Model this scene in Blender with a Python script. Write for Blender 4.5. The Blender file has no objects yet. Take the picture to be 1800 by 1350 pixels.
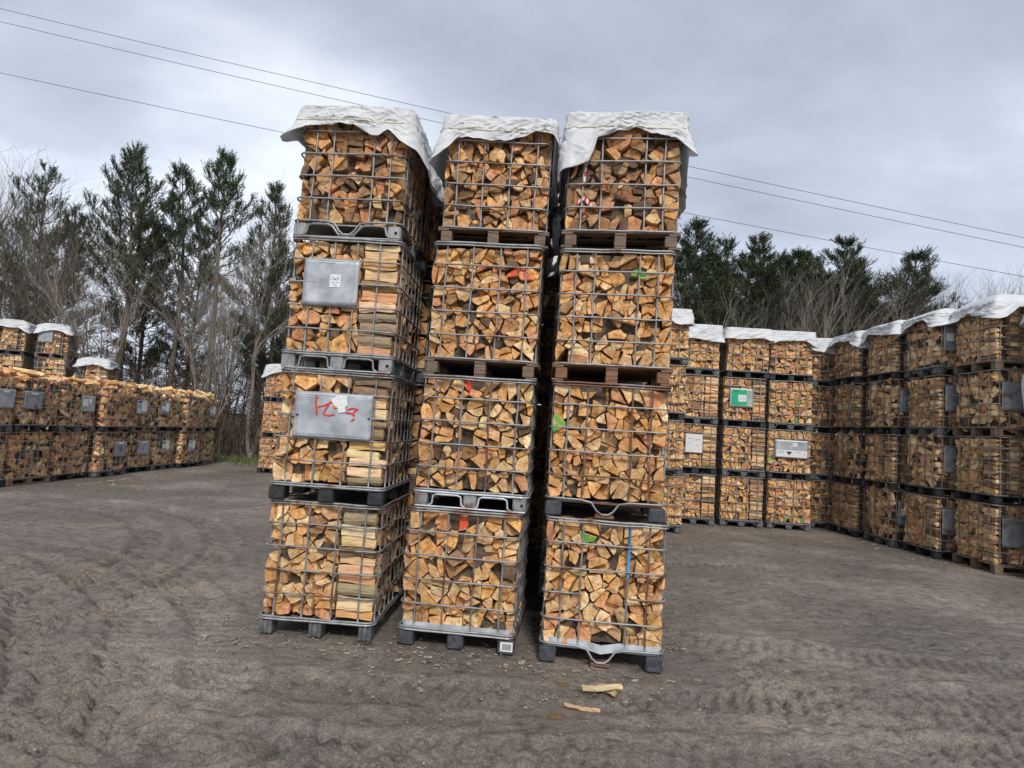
import bpy, math, random
import numpy as np
from mathutils import Vector, Matrix

# ------------------------------------------------------------------ scene, camera, world, light
scene = bpy.context.scene
COL = scene.collection
PIT, ROLL, CAMH = 0.0775, 0.065, 1.86
cd = bpy.data.cameras.new('camera'); cam = bpy.data.objects.new('camera', cd); COL.objects.link(cam)
cd.sensor_width = 36; cd.lens = 21.2; cd.clip_start = 0.05; cd.clip_end = 2000
R0 = Vector((1, 0, 0)); U0 = Vector((0, -math.sin(PIT), math.cos(PIT))); F0 = Vector((0, math.cos(PIT), math.sin(PIT)))
cr, sr = math.cos(ROLL), math.sin(ROLL)
rv = R0 * cr + U0 * sr; uv_ = U0 * cr - R0 * sr
m = Matrix((rv, uv_, -F0)).transposed().to_4x4(); m.translation = Vector((0, 0, CAMH))
cam.matrix_world = m
scene.camera = cam
scene.view_settings.view_transform = 'Standard'; scene.view_settings.look = 'None'
scene.view_settings.gamma = 1; scene.view_settings.use_curve_mapping = False
scene.view_settings.exposure = 0.8

SUN_EL, SUN_AZ = math.radians(42), math.radians(172)    # azimuth clockwise from +Y
w = bpy.data.worlds.new('World'); scene.world = w; w.use_nodes = True
nt = w.node_tree; nt.nodes.clear()
def N(nt, t, **k):
    n = nt.nodes.new(t)
    for a, b in k.items():
        if a.startswith('i_'):
            key = a[2:]
            n.inputs[int(key) if key.isdigit() else key.replace('_', ' ')].default_value = b
        else: setattr(n, a, b)
    return n
out = N(nt, 'ShaderNodeOutputWorld'); bg = N(nt, 'ShaderNodeBackground'); bg.inputs[1].default_value = 0.1
sky = N(nt, 'ShaderNodeTexSky', sky_type='NISHITA', sun_disc=False, sun_elevation=SUN_EL, sun_rotation=SUN_AZ, air_density=1.5, dust_density=3.0)
tc = N(nt, 'ShaderNodeTexCoord'); sep = N(nt, 'ShaderNodeSeparateXYZ'); nt.links.new(tc.outputs['Generated'], sep.inputs[0])
zc = N(nt, 'ShaderNodeMath', operation='MAXIMUM'); zc.inputs[1].default_value = 0.0; nt.links.new(sep.outputs[2], zc.inputs[0])
za = N(nt, 'ShaderNodeMath', operation='ADD'); za.inputs[1].default_value = 0.22; nt.links.new(zc.outputs[0], za.inputs[0])
vdiv = N(nt, 'ShaderNodeVectorMath', operation='DIVIDE'); comb = N(nt, 'ShaderNodeCombineXYZ')
for i in range(3): nt.links.new(za.outputs[0], comb.inputs[i])
nt.links.new(tc.outputs['Generated'], vdiv.inputs[0]); nt.links.new(comb.outputs[0], vdiv.inputs[1])
n1 = N(nt, 'ShaderNodeTexNoise', i_Scale=1.0, i_Detail=5.0, i_Roughness=0.45, i_Distortion=0.35)
n2 = N(nt, 'ShaderNodeTexNoise', i_Scale=2.6, i_Detail=8.0, i_Roughness=0.55, i_Distortion=0.3)
mp = N(nt, 'ShaderNodeMapping'); mp.inputs['Location'].default_value = (3.1, 1.7, 0); mp.inputs['Rotation'].default_value = (0, 0, .5); mp.inputs['Scale'].default_value = (.8, 1.1, .3)
nt.links.new(vdiv.outputs[0], mp.inputs[0]); nt.links.new(mp.outputs[0], n1.inputs['Vector']); nt.links.new(mp.outputs[0], n2.inputs['Vector'])
mxn = N(nt, 'ShaderNodeMix', data_type='FLOAT'); mxn.inputs[0].default_value = .33
nt.links.new(n1.outputs[0], mxn.inputs[2]); nt.links.new(n2.outputs[0], mxn.inputs[3])
cr_ = N(nt, 'ShaderNodeValToRGB'); e = cr_.color_ramp
e.elements[0].position = .36; e.elements[0].color = (.30, .335, .41, 1)
e.elements[1].position = .64; e.elements[1].color = (.66, .70, .77, 1)
k = e.elements.new(.5); k.color = (.43, .475, .565, 1)
nt.links.new(mxn.outputs[0], cr_.inputs[0])
# brighter band of thin cloud low over the trees
hz = N(nt, 'ShaderNodeMapRange'); hz.inputs[1].default_value = 0.05; hz.inputs[2].default_value = 0.5; hz.inputs[3].default_value = 1.22; hz.inputs[4].default_value = .93
nt.links.new(sep.outputs[2], hz.inputs[0])
sc = N(nt, 'ShaderNodeVectorMath', operation='SCALE'); nt.links.new(cr_.outputs[0], sc.inputs[0]); nt.links.new(hz.outputs[0], sc.inputs['Scale'])
SKYGAIN = N(nt, 'ShaderNodeVectorMath', operation='SCALE'); SKYGAIN.inputs['Scale'].default_value = 8.5
nt.links.new(sc.outputs[0], SKYGAIN.inputs[0])
mx = N(nt, 'ShaderNodeMix', data_type='RGBA'); mx.inputs[0].default_value = .93
nt.links.new(sky.outputs[0], mx.inputs[6]); nt.links.new(SKYGAIN.outputs[0], mx.inputs[7])
nt.links.new(mx.outputs[2], bg.inputs[0]); nt.links.new(bg.outputs[0], out.inputs[0])

sl = bpy.data.lights.new('sun', 'SUN'); sl.energy = 1.5; sl.angle = math.radians(11); sl.color = (1, .965, .92)
so = bpy.data.objects.new('sun', sl); COL.objects.link(so)
sd = Vector((math.sin(SUN_AZ) * math.cos(SUN_EL), math.cos(SUN_AZ) * math.cos(SUN_EL), math.sin(SUN_EL)))
so.rotation_euler = (-sd).to_track_quat('-Z', 'Y').to_euler()

# ------------------------------------------------------------------ materials
def mat(name, base=(.5, .5, .5), rough=.8, metal=0.0):
    m = bpy.data.materials.new(name); m.use_nodes = True
    b = m.node_tree.nodes['Principled BSDF']
    b.inputs['Base Color'].default_value = (*base, 1); b.inputs['Roughness'].default_value = rough; b.inputs['Metallic'].default_value = metal
    b.inputs['Specular IOR Level'].default_value = .3
    return m, m.node_tree, b
def ramp(nt, src, stops):
    r = N(nt, 'ShaderNodeValToRGB'); e = r.color_ramp
    e.elements[0].position = stops[0][0]; e.elements[0].color = (*stops[0][1], 1)
    e.elements[1].position = stops[-1][0]; e.elements[1].color = (*stops[-1][1], 1)
    for p, c in stops[1:-1]: e.elements.new(p).color = (*c, 1)
    nt.links.new(src, r.inputs[0]); return r.outputs[0]
def mixc(nt, fac, a, b, mode='MIX'):
    x = N(nt, 'ShaderNodeMix', data_type='RGBA', blend_type=mode)
    for s, v in ((0, fac), (6, a), (7, b)):
        if hasattr(v, 'is_output'): nt.links.new(v, x.inputs[s])
        else: x.inputs[s].default_value = v if s == 0 else (*v, 1)
    return x.outputs[2]
def bump(nt, b, h, strength=.4, dist=.01, prev=None):
    n = N(nt, 'ShaderNodeBump'); n.inputs['Strength'].default_value = strength; n.inputs['Distance'].default_value = dist
    nt.links.new(h, n.inputs['Height'])
    if prev: nt.links.new(prev, n.inputs['Normal'])
    nt.links.new(n.outputs[0], b.inputs['Normal']); return n.outputs[0]
def noise(nt, vec, scale, detail=5, rough=.55, dist=0):
    n = N(nt, 'ShaderNodeTexNoise'); n.inputs['Scale'].default_value = scale; n.inputs['Detail'].default_value = detail
    n.inputs['Roughness'].default_value = rough; n.inputs['Distortion'].default_value = dist
    if vec: nt.links.new(vec, n.inputs['Vector'])
    return n.outputs[0]
def mapping(nt, vec, scale, loc=(0, 0, 0), rot=(0, 0, 0)):
    n = N(nt, 'ShaderNodeMapping'); n.inputs['Scale'].default_value = scale; n.inputs['Location'].default_value = loc; n.inputs['Rotation'].default_value = rot
    nt.links.new(vec, n.inputs[0]); return n.outputs[0]
def wood_mat(kind):
    m, nt, b = mat(kind, rough=.85)
    at = N(nt, 'ShaderNodeAttribute', attribute_name='tone'); pt = N(nt, 'ShaderNodeAttribute', attribute_name='paint')
    uv = N(nt, 'ShaderNodeUVMap', uv_map='grain'); geo = N(nt, 'ShaderNodeNewGeometry')
    W = geo.outputs['Position']
    if kind == 'end_grain':
        ln = N(nt, 'ShaderNodeVectorMath', operation='LENGTH'); nt.links.new(uv.outputs[0], ln.inputs[0])
        ds = noise(nt, W, 22, 3); ad = N(nt, 'ShaderNodeMath', operation='MULTIPLY_ADD'); ad.inputs[1].default_value = .02
        nt.links.new(ds, ad.inputs[0]); nt.links.new(ln.outputs['Value'], ad.inputs[2])
        sn = N(nt, 'ShaderNodeMath', operation='MULTIPLY'); sn.inputs[1].default_value = 620; nt.links.new(ad.outputs[0], sn.inputs[0])
        si = N(nt, 'ShaderNodeMath', operation='SINE'); nt.links.new(sn.outputs[0], si.inputs[0])
        rg = N(nt, 'ShaderNodeMapRange'); rg.inputs[1].default_value = -1; rg.inputs[2].default_value = 1; rg.inputs[3].default_value = .80; rg.inputs[4].default_value = 1.08
        nt.links.new(si.outputs[0], rg.inputs[0])
        n = noise(nt, W, 26, 6, .65)
        c = mixc(nt, 1.0, at.outputs['Color'], ramp(nt, n, [(.32, (.42, .31, .22)), (.45, (.92, .86, .8)), (.66, (1.25, 1.25, 1.22))]), 'MULTIPLY')
        cb = N(nt, 'ShaderNodeVectorMath', operation='SCALE'); nt.links.new(c, cb.inputs[0]); nt.links.new(rg.outputs[0], cb.inputs['Scale'])
        c = cb.outputs[0]
        hs = ramp(nt, ad.outputs[0], [(.03, (.92, .80, .66)), (.055, (1.0, .97, .92)), (.10, (1.12, 1.13, 1.14))])
        c = mixc(nt, 1.0, c, hs, 'MULTIPLY')
        v2 = mapping(nt, W, (1, 1, 1)); vo = N(nt, 'ShaderNodeTexVoronoi', feature='DISTANCE_TO_EDGE'); vo.inputs['Scale'].default_value = 17
        nt.links.new(v2, vo.inputs['Vector'])
        n3 = noise(nt, W, 9, 2)
        ck = ramp(nt, vo.outputs['Distance'], [(.0, (.4, .32, .25)), (.018, (1, 1, 1))])
        c = mixc(nt, ramp(nt, n3, [(.5, (0, 0, 0)), (.56, (1, 1, 1))]), c, mixc(nt, 1.0, c, ck, 'MULTIPLY'))
        su = N(nt, 'ShaderNodeSeparateXYZ'); nt.links.new(uv.outputs[0], su.inputs[0]); at2 = N(nt, 'ShaderNodeMath', operation='ARCTAN2'); nt.links.new(su.outputs[1], at2.inputs[0]); nt.links.new(su.outputs[0], at2.inputs[1])
        ma = N(nt, 'ShaderNodeMath', operation='MULTIPLY_ADD'); ma.inputs[1].default_value = 5.0; nt.links.new(at2.outputs[0], ma.inputs[0])
        wn = N(nt, 'ShaderNodeMath', operation='MULTIPLY'); wn.inputs[1].default_value = 5.0; nt.links.new(noise(nt, W, 7, 2), wn.inputs[0]); nt.links.new(wn.outputs[0], ma.inputs[2])
        rn_ = N(nt, 'ShaderNodeTexNoise', noise_dimensions='1D'); rn_.inputs['Scale'].default_value = 1; rn_.inputs['Detail'].default_value = 3; nt.links.new(ma.outputs[0], rn_.inputs['W'])
        rays = ramp(nt, rn_.outputs[0], [(.40, (.82, .78, .74)), (.485, (1, 1, 1)), (.5, (.38, .28, .2)), (.515, (1, 1, 1)), (.6, (1.1, 1.1, 1.1))])
        c = mixc(nt, .85, c, rays, 'MULTIPLY')
        bn = noise(nt, W, 120, 4, .7); bump(nt, b, bn, .35, .006)
    elif kind == 'split_face':
        v = mapping(nt, uv.outputs[0], (4, 70, 1)); n = noise(nt, v, 1.0, 7, .65, .4)
        c = mixc(nt, 1.0, at.outputs['Color'], ramp(nt, n, [(.3, (.45, .37, .30)), (.48, (.98, .95, .9)), (.7, (1.25, 1.25, 1.2))]), 'MULTIPLY')
        bump(nt, b, n, .7, .012)
    else:
        v = mapping(nt, uv.outputs[0], (14, 40, 1)); n = noise(nt, v, 1.0, 7, .7, .3)
        n2_ = noise(nt, W, 14, 4)
        c = ramp(nt, n, [(.3, (.035, .027, .02)), (.5, (.12, .09, .065)), (.72, (.26, .21, .16))])
        c = mixc(nt, ramp(nt, n2_, [(.52, (0, 0, 0)), (.66, (.8, .8, .8))]), c, (.23, .18, .125))
        c = mixc(nt, .35, c, at.outputs['Color'])
        bump(nt, b, n, .9, .02)
    # weathering, world-space so no two logs are alike
    g = noise(nt, W, 5.5, 5, .6)
    c = mixc(nt, ramp(nt, g, [(.52, (0, 0, 0)), (.75, (.4, .4, .4))]), c, (.18, .13, .09))
    if kind == 'end_grain':
        pm = N(nt, 'ShaderNodeMath', operation='MULTIPLY'); nt.links.new(pt.outputs['Alpha'], pm.inputs[0])
        nt.links.new(ramp(nt, noise(nt, W, 16, 3), [(.42, (0, 0, 0)), (.46, (1, 1, 1))]), pm.inputs[1])
        c = mixc(nt, pm.outputs[0], c, pt.outputs['Color'])
    nt.links.new(c, b.inputs['Base Color']); return m
M = {}
for k_ in ('end_grain', 'split_face', 'bark'): M[k_] = wood_mat(k_)
WOOD = [M['end_grain'], M['split_face'], M['bark']]

def metal_mat(name, base, rust, rough=.5, metal=.55, sc=14):
    m, nt, b = mat(name, base, rough, metal)
    geo = N(nt, 'ShaderNodeNewGeometry'); P = geo.outputs['Position']
    n = noise(nt, P, sc, 6, .65); n2_ = noise(nt, P, 3.1, 4, .6)
    c = mixc(nt, 1.0, base, ramp(nt, n, [(.3, (.6, .6, .6)), (.55, (1, 1, 1)), (.7, (1.25, 1.25, 1.25))]), 'MULTIPLY')
    c = mixc(nt, ramp(nt, n2_, [(.62 - rust * .3, (0, 0, 0)), (.70 - rust * .25, (.85, .85, .85))]), c, mixc(nt, n, (.10, .045, .025), (.24, .11, .06)))
    nt.links.new(c, b.inputs['Base Color'])
    nt.links.new(ramp(nt, n, [(.3, (.35, .35, .35)), (.7, (.7, .7, .7))]), b.inputs['Roughness'])
    bump(nt, b, noise(nt, P, 90, 3), .12, .003); return m
M['steel'] = metal_mat('galvanised_steel', (.33, .335, .33), .2)
M['steel_far'] = metal_mat('weathered_steel', (.33, .32, .30), .1, .6, .4)
M['rusty_steel'] = metal_mat('rusty_steel', (.27, .23, .21), .75, .7, .3)
M['plate'] = metal_mat('zinc_sheet', (.43, .46, .48), -.1, .45, .45, 5)
M['dark_plate'] = metal_mat('dull_zinc_sheet', (.33, .35, .36), .0, .5, .4, 5)
M['pan'] = metal_mat('pale_tray_steel', (.55, .59, .62), .0, .4, .3, 8)
def noisy(name, a, b_, scale, rough=.85, bs=.3, bd=.01, stretch=(1, 1, 1)):
    m, nt, b = mat(name, a, rough)
    geo = N(nt, 'ShaderNodeNewGeometry'); v = mapping(nt, geo.outputs['Position'], stretch)
    n = noise(nt, v, scale, 6, .62)
    nt.links.new(ramp(nt, n, [(.35, a), (.65, b_)]), b.inputs['Base Color'])
    bump(nt, b, n, bs, bd); return m
M['black_plastic'] = noisy('black_plastic', (.018, .018, .02), (.045, .045, .048), 20, .5)
M['grey_plastic'] = noisy('grey_plastic', (.06, .062, .066), (.17, .17, .175), 16, .7)
M['dark_block'] = noisy('dark_recycled_block', (.035, .037, .042), (.085, .09, .10), 24, .7)
M['pallet_wood'] = noisy('old_pallet_wood', (.10, .07, .05), (.24, .175, .12), 8, .85, .5, .01, (1, 5, 12))
M['red_pallet_wood'] = noisy('reddish_pallet_wood', (.13, .06, .035), (.27, .15, .09), 8, .85, .5, .01, (1, 5, 12))
M['hole_shade'] = mat('dark_hole', (.006, .006, .006), .9)[0]  # near-black discs stand in for the shade inside bolt holes
M['white_label'] = noisy('paper_label', (.62, .62, .62), (.78, .78, .77), 30, .6, .1)
M['green_label'] = noisy('green_label', (.02, .33, .16), (.03, .42, .22), 12, .5, .05)
M['blue_label'] = noisy('blue_label', (.03, .05, .3), (.05, .08, .4), 12, .5, .05)
M['ink'] = mat('ink', (.03, .03, .035), .6)[0]
M['red_paint'] = noisy('red_spray_paint', (.55, .025, .015), (.75, .05, .03), 40, .6, .1)
M['orange_paint'] = noisy('orange_spray_paint', (.9, .13, .01), (.95, .2, .02), 40, .6, .1)
M['blue_paint'] = noisy('blue_paint', (.02, .22, .55), (.04, .30, .65), 30, .5, .1)
M['core'] = noisy('dark_core', (.02, .015, .01), (.06, .045, .03), 12, .95, .5, .02)  # near-black brown standing in for the shade deep inside a load
M['tree_bark'] = noisy('tree_bark', (.075, .062, .045), (.20, .17, .13), 9, .95, .6, .03, (3, 3, 1))
M['pale_bark'] = noisy('pale_twig_bark', (.17, .145, .12), (.34, .295, .25), 7, .95, .4, .02, (3, 3, 1))
M['brown_twig'] = noisy('brown_twig', (.075, .052, .035), (.17, .12, .085), 4, .95, .2, .02)
M['wire'] = mat('wire', (.10, .10, .11), .6)[0]
def needle_mat(name, a, b_):
    m, nt, b = mat(name, a, .7)
    geo = N(nt, 'ShaderNodeNewGeometry'); n = noise(nt, geo.outputs['Position'], 1.3, 4)
    oi = N(nt, 'ShaderNodeObjectInfo')
    c = ramp(nt, n, [(.35, a), (.65, b_)])
    c = mixc(nt, ramp(nt, oi.outputs['Random'], [(0, (0, 0, 0)), (1, (.45, .45, .45))]), c, (.085, .09, .045))
    nt.links.new(c, b.inputs['Base Color']); return m
M['needles'] = needle_mat('pine_needles', (.042, .075, .032), (.12, .165, .075))
M['grass'] = noisy('grass_blades', (.06, .09, .025), (.13, .16, .05), 3, .8)
def tarp_mat():
    m, nt, b = mat('white_woven_tarp', (.78, .79, .80), .45)
    geo = N(nt, 'ShaderNodeNewGeometry'); P = geo.outputs['Position']
    n = noise(nt, P, 6, 5, .6); c = ramp(nt, n, [(.3, (.74, .74, .735)), (.5, (.80, .805, .81)), (.7, (.85, .86, .87))])
    nt.links.new(c, b.inputs['Base Color'])
    wv = noise(nt, mapping(nt, P, (1, 1, 2.2)), 16, 5, .6, .6)
    rd_ = ramp(nt, noise(nt, mapping(nt, P, (1, 1, 1.4), (0, 0, 0), (.3, .5, .2)), 6, 3, .5, .8), [(.47, (0, 0, 0)), (.5, (1, 1, 1)), (.53, (0, 0, 0))])
    p_ = bump(nt, b, rd_, .08, .015); bump(nt, b, wv, .10, .02, p_)
    b.inputs['Transmission Weight'].default_value = 0
    tr = N(nt, 'ShaderNodeBsdfTranslucent'); tr.inputs[0].default_value = (.7, .72, .73, 1)
    ms = N(nt, 'ShaderNodeMixShader'); ms.inputs[0].default_value = .3
    o = nt.nodes['Material Output']; nt.links.new(b.outputs[0], ms.inputs[1]); nt.links.new(tr.outputs[0], ms.inputs[2]); nt.links.new(ms.outputs[0], o.inputs[0])
    return m
M['tarp'] = tarp_mat()
M['strap'] = noisy('yellow_cord', (.55, .55, .40), (.68, .68, .5), 20, .6, .1)

# ------------------------------------------------------------------ mesh helpers
class MB:
    """collects polygons (with material, uv, tone, paint) and links them as ONE mesh"""
    def __init__(s): s.v = []; s.f = []; s.m = []; s.uv = []; s.t = []; s.p = []
    def add(s, vs, fs, mi=0, uvs=None, tone=None, paint=None):
        o = len(s.v); s.v.extend(vs)
        if tone is not None: s.t.extend([tone] * len(vs)); s.p.extend([paint or (0, 0, 0, 0)] * len(vs))
        for i, f in enumerate(fs):
            s.f.append([o + a for a in f]); s.m.append(mi[i] if isinstance(mi, (list, tuple)) else mi)
            if uvs: s.uv.append(uvs[i])
    def box(s, x0, x1, y0, y1, z0, z1, mi=0, taper=0.0):
        t = taper
        vs = [(x0 + t, y0 + t, z0), (x1 - t, y0 + t, z0), (x1 - t, y1 - t, z0), (x0 + t, y1 - t, z0), (x0, y0, z1), (x1, y0, z1), (x1, y1, z1), (x0, y1, z1)]
        s.add(vs, [(0, 3, 2, 1), (4, 5, 6, 7), (0, 1, 5, 4), (1, 2, 6, 5), (2, 3, 7, 6), (3, 0, 4, 7)], mi)
    def bbox(s, x0, x1, y0, y1, z0, z1, b=.006, mi=0):
        """box with chamfered vertical edges and top/bottom rims"""
        def ring(z, i): return [(x0 + b + i, y0 + i, z), (x1 - b - i, y0 + i, z), (x1 - i, y0 + b + i, z), (x1 - i, y1 - b - i, z), (x1 - b - i, y1 - i, z), (x0 + b + i, y1 - i, z), (x0 + i, y1 - b - i, z), (x0 + i, y0 + b + i, z)]
        vs = ring(z0, b) + ring(z0 + b, 0) + ring(z1 - b, 0) + ring(z1, b)
        fs = [tuple(range(7, -1, -1)), tuple(range(24, 32))]
        for r in range(3):
            for i in range(8): fs.append((r * 8 + i, r * 8 + (i + 1) % 8, r * 8 + 8 + (i + 1) % 8, r * 8 + 8 + i))
        s.add(vs, fs, mi)
    def tube(s, pts, r, n=6, closed=False, mi=0, flat=1.0, caps=True):
        pts = [Vector(p) for p in pts]; L = len(pts)
        rs = r if isinstance(r, (list, tuple)) else [r] * L
        vs = []; up = None
        for i, p in enumerate(pts):
            a = pts[(i - 1) % L] if (closed or i) else p; b = pts[(i + 1) % L] if (closed or i < L - 1) else p
            d = (b - a); d = d.normalized() if d.length > 1e-9 else Vector((0, 0, 1))
            if up is None:
                ref = Vector((0, 0, 1)) if abs(d.z) < .9 else Vector((0, 1, 0))
                up = (ref - d * ref.dot(d)).normalized()
            else:
                up = up - d * up.dot(d); up = up.normalized() if up.length > 1e-6 else Vector((1, 0, 0))
            sd_ = d.cross(up)
            for j in range(n):
                an = 2 * math.pi * (j + .5) / n
                vs.append(tuple(p + up * (math.cos(an) * rs[i]) + sd_ * (math.sin(an) * rs[i] * flat)))
        fs = []
        for i in range(L if closed else L - 1):
            for j in range(n):
                k = (i + 1) % L
                fs.append((i * n + j, i * n + (j + 1) % n, k * n + (j + 1) % n, k * n + j))
        if caps and not closed: fs += [tuple(range(n)), tuple(range((L - 1) * n + n - 1, (L - 1) * n - 1, -1))]
        s.add(vs, fs, mi)
    def mesh(s, name, mats, smooth=False):
        me = bpy.data.meshes.new(name); me.from_pydata(s.v, [], s.f)
        for mm in mats: me.materials.append(mm)
        if len(mats) > 1: me.polygons.foreach_set('material_index', s.m)
        if s.uv:
            l = me.uv_layers.new(name='grain'); l.data.foreach_set('uv', np.array([c for f in s.uv for q in f for c in q], dtype=np.float32))
        if s.t:
            a = me.attributes.new('tone', 'FLOAT_COLOR', 'POINT'); a.data.foreach_set('color', np.array([(*t, 1) for t in s.t], dtype=np.float32).ravel())
            a = me.attributes.new('paint', 'FLOAT_COLOR', 'POINT'); a.data.foreach_set('color', np.array(s.p, dtype=np.float32).ravel())
        if smooth: me.shade_smooth()
        me.update(); return me
def obj(name, me, parent=None, loc=(0, 0, 0), rot=(0, 0, 0)):
    o = bpy.data.objects.new(name, me); COL.objects.link(o); o.location = loc; o.rotation_euler = rot
    if parent: o.parent = parent
    return o
def tag(o, label=None, cat=None, group=None, kind=None):
    if label: o['label'] = label
    if cat: o['category'] = cat
    if group: o['group'] = group
    if kind: o['kind'] = kind
    return o

# ------------------------------------------------------------------ vector noise for numpy
_rs = np.random.RandomState(5); _perm = _rs.permutation(1024); _g = _rs.rand(1024) * 2 * np.pi
def pn(x, y, seed=0):
    xi = np.floor(x).astype(int); yi = np.floor(y).astype(int); xf = x - xi; yf = y - yi
    def gr(a, b, dx, dy):
        h = _g[_perm[(_perm[(a + seed * 17) % 1024] + b) % 1024]]; return np.cos(h) * dx + np.sin(h) * dy
    u = xf * xf * xf * (xf * (xf * 6 - 15) + 10); v = yf * yf * yf * (yf * (yf * 6 - 15) + 10)
    a = gr(xi, yi, xf, yf); b = gr(xi + 1, yi, xf - 1, yf); c = gr(xi, yi + 1, xf, yf - 1); d = gr(xi + 1, yi + 1, xf - 1, yf - 1)
    return (a + (b - a) * u) + ((c + (d - c) * u) - (a + (b - a) * u)) * v
def fbm(x, y, o=4, seed=0):
    r = 0; a = 1.0
    for i in range(o): r = r + a * pn(x * 2 ** i, y * 2 ** i, seed + i); a *= .5
    return r

# ------------------------------------------------------------------ ground
def axis(lo, hi, fine0, fine1, step, grow):
    a = list(np.arange(fine0, fine1, step)); d = step
    while a[-1] < hi: d *= grow; a.append(a[-1] + d)
    d = step
    while a[0] > lo: d *= grow; a.insert(0, a[0] - d)
    return np.array(a)
gx = axis(-600, 600, -3.6, 3.9, .017, 1.02); gyy = axis(-40, 900, 2.7, 6.0, .014, 1.0145)
def ground_mesh():
    X, Y = np.meshgrid(gx, gyy); x = X.ravel(); y = Y.ravel()
    near = np.clip(1.25 - np.hypot(x, y - 3) / 30, 0, 1)
    z = .05 * fbm(x * .22, y * .22, 3, 3) * near
    clod = fbm(x * 2.3, y * 3.0, 3, 21)
    z += .026 * clod * near
    rg = 1 - np.abs(fbm(x * 5 + clod, y * 7, 3, 33)) * 2
    amt = np.clip(.55 + 1.2 * fbm(x * .5, y * .5, 2, 50), .15, 1.3)
    z += .024 * rg * near * amt
    fade = np.clip(1.15 - y / 14, 0, 1)
    z += (.030 * (np.abs(fbm(x * 7, y * 10, 2, 41)) - .2) * (.2 + amt) + .007 * (np.abs(fbm(x * 24, y * 30, 2, 45)) - .2)) * fade
    # tyre tracks: circles (cx, cy, R), a pair of tread bands each
    for (cx, cy, R, x0, x1, dpt) in [(-7.5, 2.2, 5.4, -9, -.6, .02), (-7.5, 2.2, 4.2, -9, -.6, .018), (-7.5, 2.2, 6.0, -9, -.9, .016), (-5.5, -2.0, 6.6, -6, .4, .016), (-5.5, -2.0, 5.9, -6, .4, .016), (-9.0, 6.5, 4.6, -9, -3, .02), (-9.0, 6.5, 5.5, -9, -3, .02), (-12, -1.5, 10.6, -12, -.7, .018), (-12, -1.5, 9.4, -12, 0, .015),
                                     (-1.0, 30, 26.4, -4, 6, .02), (-1.0, 30, 25.6, -4, 7, .02), (3.5, 18, 13.6, 0, 9, .014), (4.5, 26, 20.4, 1.5, 12, .016), (5.0, -18, 27.5, 2, 12, .012), (5.0, -18, 28.7, 2, 12, .012)]:
        dpt = dpt * (1.9 if cx < -5 else .72); dx = x - cx; dy = y - cy; r = np.hypot(dx, dy); s = np.arctan2(dy, dx) * R
        wob = .06 * pn(s * .8, s * 0 + cx, 9)
        q = np.abs(r - R - wob); msk = np.clip((.21 - q) / .06, 0, 1) * np.clip((x - x0) / .8, 0, 1) * np.clip((x1 - x) / .8, 0, 1) * near * np.clip(1.0 + 1.5 * pn(x * .9, y * .9, 70), .1, 1)
        z += msk * (-dpt + dpt * 1.5 * np.sign(np.sin(s * 2 * np.pi / .13 + (r - R) * 16)) * np.clip(np.abs(np.sin(s * 2 * np.pi / .13 + (r - R) * 16)) * 2, 0, 1) * .6)
        z += .036 * np.exp(-((q - .27) / .05) ** 2) * near * np.clip((x - x0) / .8, 0, 1) * np.clip((x1 - x) / .8, 0, 1) * (1 + pn(x * 4, y * 4, 80)) * .6
    # trodden flat where the cages stand
    flat = np.ones_like(z)
    for (a, b, c, d) in [(.42, .62, 4.64, 4.74), (.34, .52, 4.12, 4.22), (-2.3, 1.6, 4.9, 12), (7.4, 11, 6.5, 16.5), (2.4, 8.5, 12.3, 16.5), (-12.2, -10.2, 11.4, 22.5)]:
        ddx = np.maximum(np.maximum(a - x, x - b), 0); ddy = np.maximum(np.maximum(c - y, y - d), 0)
        flat = np.minimum(flat, np.clip(np.hypot(ddx, ddy) / .35, 0.12, 1))
    z *= flat
    z -= .012
    n, mm = X.shape
    me = bpy.data.meshes.new('ground')
    V = np.stack([x, y, z], 1).astype(np.float32)
    i = np.arange(n * mm).reshape(n, mm); q = np.stack([i[:-1, :-1], i[:-1, 1:], i[1:, 1:], i[1:, :-1]], -1).reshape(-1)
    me.vertices.add(len(V)); me.vertices.foreach_set('co', V.ravel()); me.loops.add(len(q)); me.loops.foreach_set('vertex_index', q.astype(np.int32))
    me.polygons.add(len(q) // 4); me.polygons.foreach_set('loop_start', np.arange(0, len(q), 4, dtype=np.int32))
    me.polygons.foreach_set('use_smooth', np.ones(len(q) // 4, dtype=bool)); me.update(calc_edges=True)
    return me
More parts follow.
